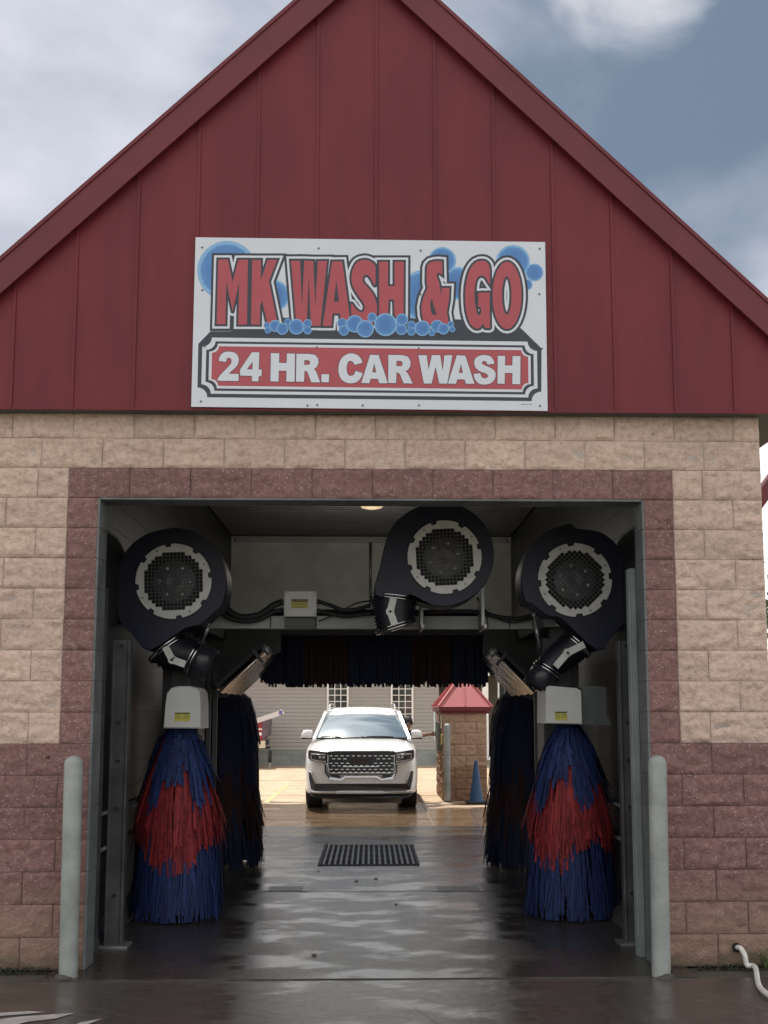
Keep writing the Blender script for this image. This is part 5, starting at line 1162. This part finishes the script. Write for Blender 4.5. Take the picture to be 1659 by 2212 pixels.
# neighbouring bay seen in the sliver at the right edge
nb = thing('neighbouring_bay', 'dark gable end of a neighbouring wash bay glimpsed past the right wall edge', 'building', (6, 6.5, 0))
NY = 6.0
def nrake(pa, pc, th, mt, nm):
    A = at(*pa, NY); C = at(*pc, NY); m = (C.z-A.z)/(C.x-A.x); q = MB(); x1 = A.x+3.0; q.prism([(A.x-.25, A.z-m*.25), (x1, A.z+m*(x1-A.x)), (x1, A.z+m*(x1-A.x)+th), (A.x-.25, A.z-m*.25+th)], lambda u, v, k: (u, NY+k, v), .3); q.build(nm, mt, nb)
nrake((1645, 1100), (1659, 1081), .24, M_trim, 'rake_board')
nrake((1645, 957), (1659, 945), .65, mat('soffit_dark', (.035, .045, .035), .7), 'soffit_board')
A = at(1645, 1100, NY); b = MB(); b.rng(A.x+.22, A.x+.62, NY-.01, NY+.35, 0, A.z+.18); b.build('block_pier', M_side, nb); b = MB(); b.rng(A.x+.22, A.x+.62, NY+.04, NY+.28, A.z+.18, A.z+1.05); b.build('roof_strut', M_trim, nb)

# ------------------------------------------------------------------ the white car (faces the camera)
YF = 11.10; XC = at(781, 1700, YF+.9).x
M_paint = mat('pearl_white_paint', (.72, .72, .71), .28, coat=.8, var=.02)
M_cblk = mat('gloss_black_trim', (.012, .012, .013), .25)
M_tyre = mat('tyre', (.018, .018, .018), .75, var=.2, vscale=20)
car = thing('parked_car', 'white SUV with a wide chrome-trimmed grille facing the wash bay', 'car', (XC, YF+2.4, 0))
def ip(tab, t):
    for (a, va), (c, vc) in zip(tab[:-1], tab[1:]):
        if t <= c: u = 0 if c == a else max(0, (t-a)/(c-a)); return va+(vc-va)*u
    return tab[-1][1]
def hw_(t): return ip([(0, .80), (.04, .855), (.10, .895), (.2, .925), (.4, .945), (1, .955), (3.6, .955), (4.4, .93), (4.75, .86), (4.9, .72)], t)
def zt(t): return ip([(0, .955), (.03, .99), (.10, 1.02), (.3, 1.065), (.7, 1.12), (1.1, 1.165), (1.3, 1.175), (4.6, 1.17), (4.9, 1.02)], t)
def zs(t): return ip([(0, .90), (.03, .94), (.10, .965), (.3, .995), (.7, 1.035), (1.1, 1.07), (1.5, 1.10), (4.6, 1.12), (4.9, .98)], t)
def zbot(t):
    z = ip([(0, .29), (.05, .27), (.3, .25), (4.6, .27), (4.9, .45)], t)
    for c in (.98, 3.84):
        d = abs(t-c)
        if d < .41: z = max(z, .25+.50*math.sqrt(1-(d/.41)**2)**.9)
    return z
b = MB(); ts = [0, .015, .04, .07, .10, .15, .2, .3, .4, .5, .56, .575, .6, .65, .72, .8, .9, .98, 1.06, 1.16, 1.24, 1.31, 1.36, 1.385, 1.4, 1.6, 2.1, 2.7, 3.3, 3.41, 3.43, 3.46, 3.52, 3.6, 3.72, 3.84, 3.96, 4.08, 4.16, 4.22, 4.25, 4.27, 4.45, 4.6, 4.75, 4.85, 4.9]
rings = []
for t_ in ts:
    w_ = hw_(t_); a = zbot(t_); s_ = zs(t_); tp = zt(t_); half = [(w_*.80, a), (w_*.955, a+.015), (w_*.985, a+.06), (w_*1.0, a+(s_-a)*.35 if a < .45 else (a+s_)/2-.04), (w_*1.0, a+(s_-a)*.62), (w_*.985, s_-.07), (w_*.955, s_-.025), (w_*.90, s_), (w_*.80, s_+(tp-s_)*.45), (w_*.66, tp-.012), (w_*.45, tp-.004), (w_*.2, tp)]
    rings.append([(XC-x, YF+t_+(.0 if x < .5 else (x-.5)**2*.45*max(0, 1-t_)), z) for x, z in half]+[(XC+x, YF+t_+(.0 if x < .5 else (x-.5)**2*.45*max(0, 1-t_)), z) for x, z in reversed(half)])
n = len(rings[0]); vs = [p for r in rings for p in r]
fs = [(i*n+j, i*n+(j+1) % n, (i+1)*n+(j+1) % n, (i+1)*n+j) for i in range(len(rings)-1) for j in range(n)]
h_ = n//2
def cap(base): return [(base+j, base+j+1, base+n-2-j, base+n-1-j) for j in range(h_-1)]
b.add(vs, fs+cap(0)+cap((len(rings)-1)*n), None, True); body = b.build('body', M_paint, car, sub=1)
def front(x, z):                                    # surface of the nose at (x from centre, z)
    return YF+max(0, abs(x)-.5)**2*.45+(max(0, abs(x)-.78)/.12)**2*.06
def fshape(poly, proud, nm, mt, depth=.03, par=car, sym=False, lab=None):
    o = None
    for sg in ((1, -1) if sym else (1,)):
        P = [(sg*x, z) for x, z in poly]; q = MB(); m_ = len(P)
        q.add([(XC+x, front(x, z)-proud, z) for x, z in P]+[(XC+x, front(x, z)-proud+depth, z) for x, z in P], [tuple(range(m_)), tuple(range(2*m_-1, m_-1, -1))]+[(i, (i+1) % m_, m_+(i+1) % m_, m_+i) for i in range(m_)])
        o = q.build(nm, mt, par)
    return o
def zpx(y): return (1253-y)/626.0
def xpx(x): return (x-765)/614.0
def zp(P): return [(xpx(x), zpx(y)) for x, y in P]
# bumper skin panels below the grille (front fascia is part of the body); grille
grl = fshape(zp([(425, 655), (450, 640), (1080, 640), (1108, 655), (1108, 800), (1085, 880), (1060, 890), (960, 882), (570, 882), (470, 890), (440, 880), (420, 800)]), .012, 'grille', M_cblk)
q = MB()
rowsY = [692, 722, 766, 792, 828, 858]
for r, y in enumerate(rowsY):
    xs0 = 446+(r % 2)*27; xx = xs0
    while xx < 1080:
        if not (630 < xx+15 < 885 and 700 < y < 775): X = xpx(xx); q.rng(XC+X, XC+X+.050, YF-.020+abs(X)**2*.03, YF-.011+abs(X)**2*.03, zpx(y)-.0045, zpx(y)+.0045)
        xx += 56
q.rng(XC+xpx(580), XC+xpx(940), YF-.019, YF-.012, zpx(803), zpx(798)); q.build('chrome_bars', M_chrome, grl)
# chrome surround: left, right and lower trim
def ptube(pts, r, nm, mt, par, sym=False):
    for sg in ((1, -1) if sym else (1,)): q = MB(); q.tube([(XC+sg*x, front(x, z)-.016, z) for x, z in pts], r, 8); q.build(nm, mt, par)
ptube(zp([(430, 680), (430, 800), (446, 862), (470, 868), (560, 866), (960, 866), (1062, 868), (1084, 862), (1098, 800), (1098, 680)]), .006, 'chrome_frame', M_chrome, grl)
ptube(zp([(450, 650), (500, 642), (1040, 642), (1080, 650)]), .008, 'chrome_top', M_chrome, grl)
fshape(zp([(398, 780), (412, 780), (418, 850), (452, 905), (560, 925), (600, 897), (930, 897), (968, 925), (1075, 905), (1112, 850), (1117, 780), (1130, 780), (1128, 858), (1085, 928), (965, 938), (920, 910), (610, 910), (565, 940), (445, 928), (398, 858)]), .014, 'lower_chrome', M_chrome, .02)
fshape(zp([(446, 870), (540, 880), (560, 905), (540, 916), (462, 905)]), .016, 'nose_vent', M_cblk, .02, sym=True)
# badge: the three letters on the grille, dark as in shade
q = MB(); text_mesh(q, 'GMC', (XC, zpx(745)), .078, .335, YF-.021, mat('dark_badge', (.05, .012, .014), .3, .5)); q.build('badge', mat('dark_badge', (.05, .012, .014)), grl)
# headlights
M_lens = mat('headlamp_lens', (.03, .032, .036), .08, spec=.8); M_drl = mat('headlamp_reflector', (.45, .46, .48), .2, .6)
HLP = [(.335, .952), (.545, .955), (.84, .985), (.872, .975), (.872, .86), (.845, .82), (.74, .79), (.56, .765), (.56, .79), (.335, .80)]
HL = zp([(1108, 655), (1290, 632), (1302, 645), (1300, 715), (1280, 740), (1108, 765)])
for sg in (1, -1):
    q = MB(); P = [(sg*x, z) for x, z in HL]; m_ = len(P)
    q.add([(XC+x, front(x, z)-.030, z) for x, z in P]+[(XC+x, front(x, z)+.08, z) for x, z in P], [tuple(range(m_)), tuple(range(2*m_-1, m_-1, -1))]+[(i, (i+1) % m_, m_+(i+1) % m_, m_+i) for i in range(m_)]); hl = q.build('headlight', M_lens, car)
    q = MB(); pts = zp([(1118, 752), (1200, 742), (1262, 728), (1270, 700), (1266, 672), (1120, 680)]); q.tube([(XC+sg*x, front(x, z)-.034, z) for x, z in pts], .010, 6); q.build('light_strip', M_drl, hl)
    for k in range(3):
        x, z = xpx(1140+k*38), zpx(706); q = MB(); q.lathe([(0, -.0375), (.018, -.0365), (.022, -.03)], (XC+sg*x, front(x, z), z), (0, 1, 0), 12); q.build('lamp_lens', M_drl if k < 2 else M_cblk, hl)
# lower intake with side fins and chrome lip
fshape(zp([(232, 862), (262, 862), (300, 975), (1225, 975), (1262, 850), (1292, 850), (1284, 930), (1262, 1030), (1225, 1046), (300, 1046), (262, 1030), (240, 930)]), .010, 'lower_intake', M_cblk, .03)
ptube(zp([(228, 856), (262, 856), (304, 970)]), .008, 'fin_trim', M_chrome, car); ptube(zp([(1222, 968), (1260, 846), (1292, 846)]), .008, 'fin_trim', M_chrome, car)
ptube(zp([(262, 1040), (300, 1056), (500, 1062), (530, 1050), (985, 1050), (1010, 1062), (1215, 1054), (1262, 1040)]), .011, 'lip_trim', M_chrome, car)
fshape(zp([(240, 1075), (1290, 1075), (1270, 1100), (1190, 1125), (350, 1125), (255, 1100)]), .0, 'air_dam', M_cblk, .12)
q = MB(); q.rng(XC-.80, XC+.80, YF+.5, YF+4.5, .20, .30); q.build('underbody', M_cblk, car)
# wheels
for sg in (1, -1):
    for ty, tn in ((.98, 'wheel'), (3.84, 'wheel')):
        xo = XC+sg*.945; xi = XC+sg*.70; c = (0, YF+ty, .385)
        q = MB(); q.lathe([(.25, -.12), (.36, -.118), (.385, -.09), (.387, .09), (.36, .118), (.25, .12)], ((xo+xi)/2, YF+ty, .387), (1, 0, 0), 40); q.build('tyre', M_tyre, None) if False else None
        wh = MB(); wh.lathe([(.26, .085), (.24, .07), (.07, .10), (0, .10)], ((xo+xi)/2, YF+ty, .387), (sg, 0, 0), 30); w1 = wh.build('wheel', mat('alloy', (.45, .45, .46), .3, .9), car); q.build('tyre', M_tyre, w1)
        q = MB(); q.lathe([(.41, -.11), (.41, .12)], ((xo+xi)/2-sg*.02, YF+ty, .36), (1, 0, 0), 30); q.build('wheel_arch_liner', M_cblk, car)
# cabin: roof, pillars, panes
zW0 = 1.165; zR = 1.70
roofpts = []
def cab(t_, z_, x_): return Vector((XC+x_, YF+t_, z_))
rt = [(1.80, .625, 1.555), (1.88, .635, 1.60), (2.02, .645, 1.65), (2.3, .655, 1.69), (3.0, .66, 1.70), (3.8, .65, 1.685), (4.4, .62, 1.64), (4.62, .58, 1.60)]
q = MB(); vs = []
for t_, x_, z_ in rt:
    for k in range(9): u = -1+k/4; vs.append(cab(t_-.05*(1-u*u) if t_ < 2.05 else t_, z_-.045*u*u*abs(u), x_*u))
for t_, x_, z_ in rt:
    for k in range(9): u = -1+k/4; vs.append(cab(t_, z_-.045*u*u*abs(u)-.04, x_*u*1.0))
m_ = len(rt); fs = [(r*9+k, r*9+k+1, (r+1)*9+k+1, (r+1)*9+k) for r in range(m_-1) for k in range(8)]; o9 = m_*9
fs += [(o9+f[3], o9+f[2], o9+f[1], o9+f[0]) for f in fs]+[(k, k+1, o9+k+1, o9+k) for k in range(8)]+[((m_-1)*9+k, (m_-1)*9+k+1, o9+(m_-1)*9+k+1, o9+(m_-1)*9+k) for k in range(8)]
for e_ in (0, 8): fs += [(r*9+e_, (r+1)*9+e_, o9+(r+1)*9+e_, o9+r*9+e_) for r in range(m_-1)]
q.add(vs, fs, None, True); roof = q.build('roof', M_paint, car)
for sg in (1, -1):
    q = MB()
    for a, c, w_ in (((1.06, 1.13, .835), (1.85, 1.595, .665), .055), ((2.75, 1.13, .88), (2.8, 1.64, .67), .09), ((3.75, 1.13, .88), (3.72, 1.62, .66), .10), ((4.75, 1.12, .80), (4.5, 1.60, .61), .16)):
        q.beam(cab(a[0], a[1], sg*a[2]), cab(c[0], c[1], sg*c[2]), w_, .055, (sg*1, 0, .3))
    q.beam(cab(1.9, 1.60, sg*.63), cab(4.5, 1.60, sg*.63), .05, .06)
    q.build('pillars', M_paint, car)
    q = MB(); q.tube(spl([cab(2.05, 1.665, sg*.60), cab(2.12, 1.735, sg*.59), cab(3.2, 1.755, sg*.59), cab(4.2, 1.735, sg*.58), cab(4.3, 1.66, sg*.58)], 5), .020, 8); q.build('roof_rail', M_chrome, car)
def glass_mat(nm, tint, fac):
    m = bpy.data.materials.new(nm); m.use_nodes = True; t = m.node_tree; n_ = t.nodes; l = t.links; n_.remove(n_['Principled BSDF']); o = n_['Material Output']
    tr = n_.new('ShaderNodeBsdfTransparent'); tr.inputs[0].default_value = (*tint, 1); gl = n_.new('ShaderNodeBsdfGlossy'); gl.inputs['Roughness'].default_value = .06; gl.inputs[0].default_value = (.92, 1.0, .97, 1)
    lw = n_.new('ShaderNodeLayerWeight'); lw.inputs[0].default_value = fac; ms = n_.new('ShaderNodeMixShader'); l.new(lw.outputs['Fresnel'], ms.inputs[0]); l.new(tr.outputs[0], ms.inputs[1]); l.new(gl.outputs[0], ms.inputs[2]); l.new(ms.outputs[0], o.inputs[0]); return m
M_wind = glass_mat('windshield_glass', (.35, .45, .45), .95)
q = MB(); vs = []; W_ = []
for r in range(9):
    v = r/8; t0 = 1.04+(1.82-1.04)*v; z_ = 1.175+(1.575-1.175)*v+.03*math.sin(v*PI); x_ = .775+(.64-.775)*v
    for k in range(11): u = -1+k/5; vs.append(cab(t0+.10*u*u-.03, z_-.02*u*u, x_*u))
q.add(vs, [(r*11+k, r*11+k+1, (r+1)*11+k+1, (r+1)*11+k) for r in range(8) for k in range(10)], None, True); ws = q.build('windshield', M_wind, car)
for (xa_, xb2_) in ((-.70, -.36), (-.02, .55)):
    q = MB(); q.tube([cab(1.03+.10*(u/.76)**2-.05, 1.178+.012*math.sin(PI*i/6), u) for i, u in enumerate([xa_+(xb2_-xa_)*i/6 for i in range(7)])], .010, 6); q.build('wiper', M_cblk, car)
q = MB(); q.tube([cab(1.02+.10*(u)**2*1.6-.055, 1.168-.016*u*u, u*.78) for u in [-1+i/6 for i in range(13)]], .014, 6); q.build('cowl', M_cblk, car)
for sg in (1, -1):
    for (a, c) in (((1.35, 2.70), (1.96, 2.76)), ((2.83, 3.70), (2.85, 3.66)), ((3.83, 4.62), (3.80, 4.42))):
        if sg == 1 and a[0] < 2: continue          # the driver's window is down
        q = MB(); q.quad(cab(a[0], 1.13, sg*.865), cab(a[1], 1.13, sg*.875), cab(c[1], 1.60, sg*.665), cab(c[0], 1.60, sg*.655)); q.build('side_window', M_wind, car)
q = MB(); q.quad(cab(4.78, 1.14, -.72), cab(4.78, 1.14, .72), cab(4.58, 1.58, .56), cab(4.58, 1.58, -.56)); q.build('rear_window', M_wind, car)
M_seat = mat('seat_leather', (.06, .055, .05), .6)
q = MB(); q.prism([(1.15, 1.02), (1.25, 1.19), (1.55, 1.20), (1.75, 1.10), (1.75, 1.0)], lambda u, v, k: (XC-.74+k, YF+u, v), 1.48); q.build('dashboard', mat('dash_dark', (.04, .042, .045), .6), car)
q = MB(); q.lathe([(.17, -.012), (.19, 0), (.17, .012), (.155, 0), (.17, -.012)], (XC+.38, YF+1.85, 1.12), (0, .9, .4), 24); q.build('steering_wheel', M_cblk, car)
for x_ in (-.38, .38):
    q = MB(); q.rng(XC+x_-.24, XC+x_+.24, YF+2.45, YF+2.62, .9, 1.32); q.rng(XC+x_-.12, XC+x_+.12, YF+2.47, YF+2.58, 1.36, 1.52); q.build('seat', M_seat, car, bevel=.05)
q = MB(); q.rng(XC-.11, XC+.11, YF+1.82, YF+1.85, 1.50, 1.55); q.build('rear_view_mirror', M_cblk, car, bevel=.01)
q = MB()
for x_, h2 in ((0, .05), (-.1, .012), (.12, .012), (.22, .03)): q.lathe([(0, h2), (.02, h2*.5), (.04, 0)], (XC+x_, YF+4.2, 1.665), (0, 0, 1), 10)
q.build('antenna', M_paint, roof)
# mirrors
for sg in (1, -1):
    P = [(.86, 1.165), (.865, 1.26), (.885, 1.292), (.985, 1.298), (1.035, 1.285), (1.065, 1.22), (1.075, 1.16), (.9, 1.148)]
    q = MB(); m_ = len(P); cxm = .97; czm = 1.22
    q.add([(XC+sg*(cxm+(x-cxm)*.82), YF+1.26, czm+(z-czm)*.82) for x, z in P]+[(XC+sg*x, YF+1.33, z) for x, z in P]+[(XC+sg*x, YF+1.45, z) for x, z in P], [tuple(range(m_)), tuple(range(3*m_-1, 2*m_-1, -1))]+[(k*m_+i, k*m_+(i+1) % m_, (k+1)*m_+(i+1) % m_, (k+1)*m_+i) for k in (0, 1) for i in range(m_)], None, True); mi = q.build('wing_mirror', M_paint, car)
    q = MB(); q.rng(XC+sg*.86, XC+sg*1.06, YF+1.30, YF+1.45, 1.135, 1.160); q.beam((XC+sg*.84, YF+1.40, 1.15), (XC+sg*.92, YF+1.38, 1.16), .08, .03); q.build('mirror_base', M_cblk, mi, bevel=.008)

# ------------------------------------------------------------------ driver leaning out of the window
M_skin = mat('skin', (.30, .165, .115), .6, var=.1, vscale=30); M_shirt = mat('black_shirt', (.012, .012, .014), .85); M_hair = mat('dark_hair', (.012, .010, .009), .7)
drv = thing('person', 'driver in a black shirt leaning out of the car window, arm stretched to the keypad', 'person', (XC+.55, YF+2.2, .9))
def skin(pts, edges, rad, nm, mt, par, sub=2):
    me = bpy.data.meshes.new(nm); off = root_loc(par); me.from_pydata([tuple(Vector(p)-off) for p in pts], edges, []); me.materials.append(mt)
    o = bpy.data.objects.new(nm, me); COL.objects.link(o); o.parent = par; o.modifiers.new('s', 'SKIN')
    for i, r in enumerate(rad): me.skin_vertices[0].data[i].radius = r if isinstance(r, tuple) else (r, r)
    me.skin_vertices[0].data[0].use_root = True
    s_ = o.modifiers.new('b', 'SUBSURF'); s_.levels = sub; s_.render_levels = sub; return o
hx = XC+.86; hy = YF+2.02
hand = Vector((KX0-.10, KY+.47, at(945, 1586, KY+.4).z))
sh = Vector((XC+.84, YF+2.10, 1.22)); el = Vector((XC+1.06, YF+1.93, 1.185)); wr = hand+Vector((-.115, -.03, .004))
arm_dir = (hand-wr).normalized()
# the car roof line is at about 1.6: the head shows just outside the pillar
pts = [(XC+.45, YF+2.3, .72), (XC+.50, YF+2.28, .90), (XC+.62, YF+2.22, 1.08), (XC+.70, YF+2.16, 1.20), (XC+.76, YF+2.12, 1.275), (XC+.80, YF+2.08, 1.33), (XC+.825, YF+2.04, 1.385), (XC+.84, YF+2.02, 1.44), tuple(sh), tuple(el), tuple(wr.lerp(el, .5)), tuple(wr), (XC+.55, YF+2.32, 1.17), (XC+.48, YF+2.15, 1.02)]
ed = [(0, 1), (1, 2), (2, 3), (3, 4), (4, 5), (5, 6), (6, 7), (3, 8), (8, 9), (9, 10), (10, 11), (3, 12), (12, 13)]
bodyo = skin(pts, ed, [(.15, .12), (.15, .12), (.16, .12), (.13, .10), (.055, .055), (.07, .08), (.078, .092), (.066, .08), .062, .046, .040, .026, .055, .04], 'body', M_skin, drv)
# short sleeve and shirt over the torso
s0 = sh.lerp(el, .72)
skin([(XC+.45, YF+2.3, .72), (XC+.50, YF+2.28, .90), (XC+.62, YF+2.22, 1.08), (XC+.70, YF+2.16, 1.20), tuple(sh), tuple(s0), (XC+.55, YF+2.32, 1.17)], [(0, 1), (1, 2), (2, 3), (3, 4), (4, 5), (3, 6)], [(.168, .14), (.168, .14), (.176, .14), (.145, .118), .075, .070, .07], 'shirt', M_shirt, drv)
q = MB(); hc = Vector((XC+.832, YF+2.035, 1.425))
for r in range(8):
    pass
q.lathe([(0, .105), (.045, .098), (.075, .07), (.090, .03), (.094, -.01), (.088, -.05)], hc+Vector((0, .018, .0)), (0, .25, 1), 18); q.build('hair', M_hair, drv)
q = MB(); f0 = Vector((XC+.835, YF+1.955, 1.40)); q.lathe([(0, .03), (.010, .02), (.014, 0), (0, -.01)], f0, (0, -.8, -.3), 10); q.build('nose', M_skin, drv)
for sx in (-.028, .028): q = MB(); q.lathe([(0, .009), (.009, 0), (0, -.009)], Vector((XC+.833+sx, YF+1.962, 1.42)), (0, 1, 0), 10); q.build('eye', M_cblk, drv)
q = MB(); q.tube([(XC+.812, YF+1.965, 1.362), (XC+.833, YF+1.957, 1.359), (XC+.855, YF+1.965, 1.362)], .005, 6); q.build('mouth', mat('lips', (.20, .07, .06), .6), drv)
# hand: palm, four bent fingers, thumb
side = Vector((0, 1, 0)); upv = Vector((0, 0, 1)); fw = Vector((1, .12, -.05)).normalized()
q0 = wr+fw*.012
skin([tuple(wr), tuple(wr+fw*.035), tuple(wr+fw*.075)], [(0, 1), (1, 2)], [(.024, .030), (.022, .040), (.017, .041)], 'palm', M_skin, drv)
for i, (dz, ln) in enumerate(((.030, .038), (.010, .044), (-.010, .040), (-.029, .031))):
    k0 = wr+fw*.074+upv*dz; skin([tuple(k0-fw*.015), tuple(k0+fw*ln*.45), tuple(k0+fw*ln*.8+side*.022), tuple(k0+fw*ln*.6+side*.045)], [(0, 1), (1, 2), (2, 3)], [.0095, .009, .008, .007], 'finger', M_skin, drv)
k0 = wr+fw*.03+upv*.036; skin([tuple(k0-upv*.01), tuple(k0+fw*.028+upv*.018), tuple(k0+fw*.055+upv*.014+side*.01)], [(0, 1), (1, 2)], [.012, .010, .008], 'thumb', M_skin, drv)
b = MB(); b.ring(wr-fw*.01, fw, .031, .026, .012); b.tube([wr-fw*.01+Vector((0, 0, -.028)), wr-fw*.015+Vector((.005, 0, -.07))], .004, 5); b.build('bracelet', M_rub, drv)
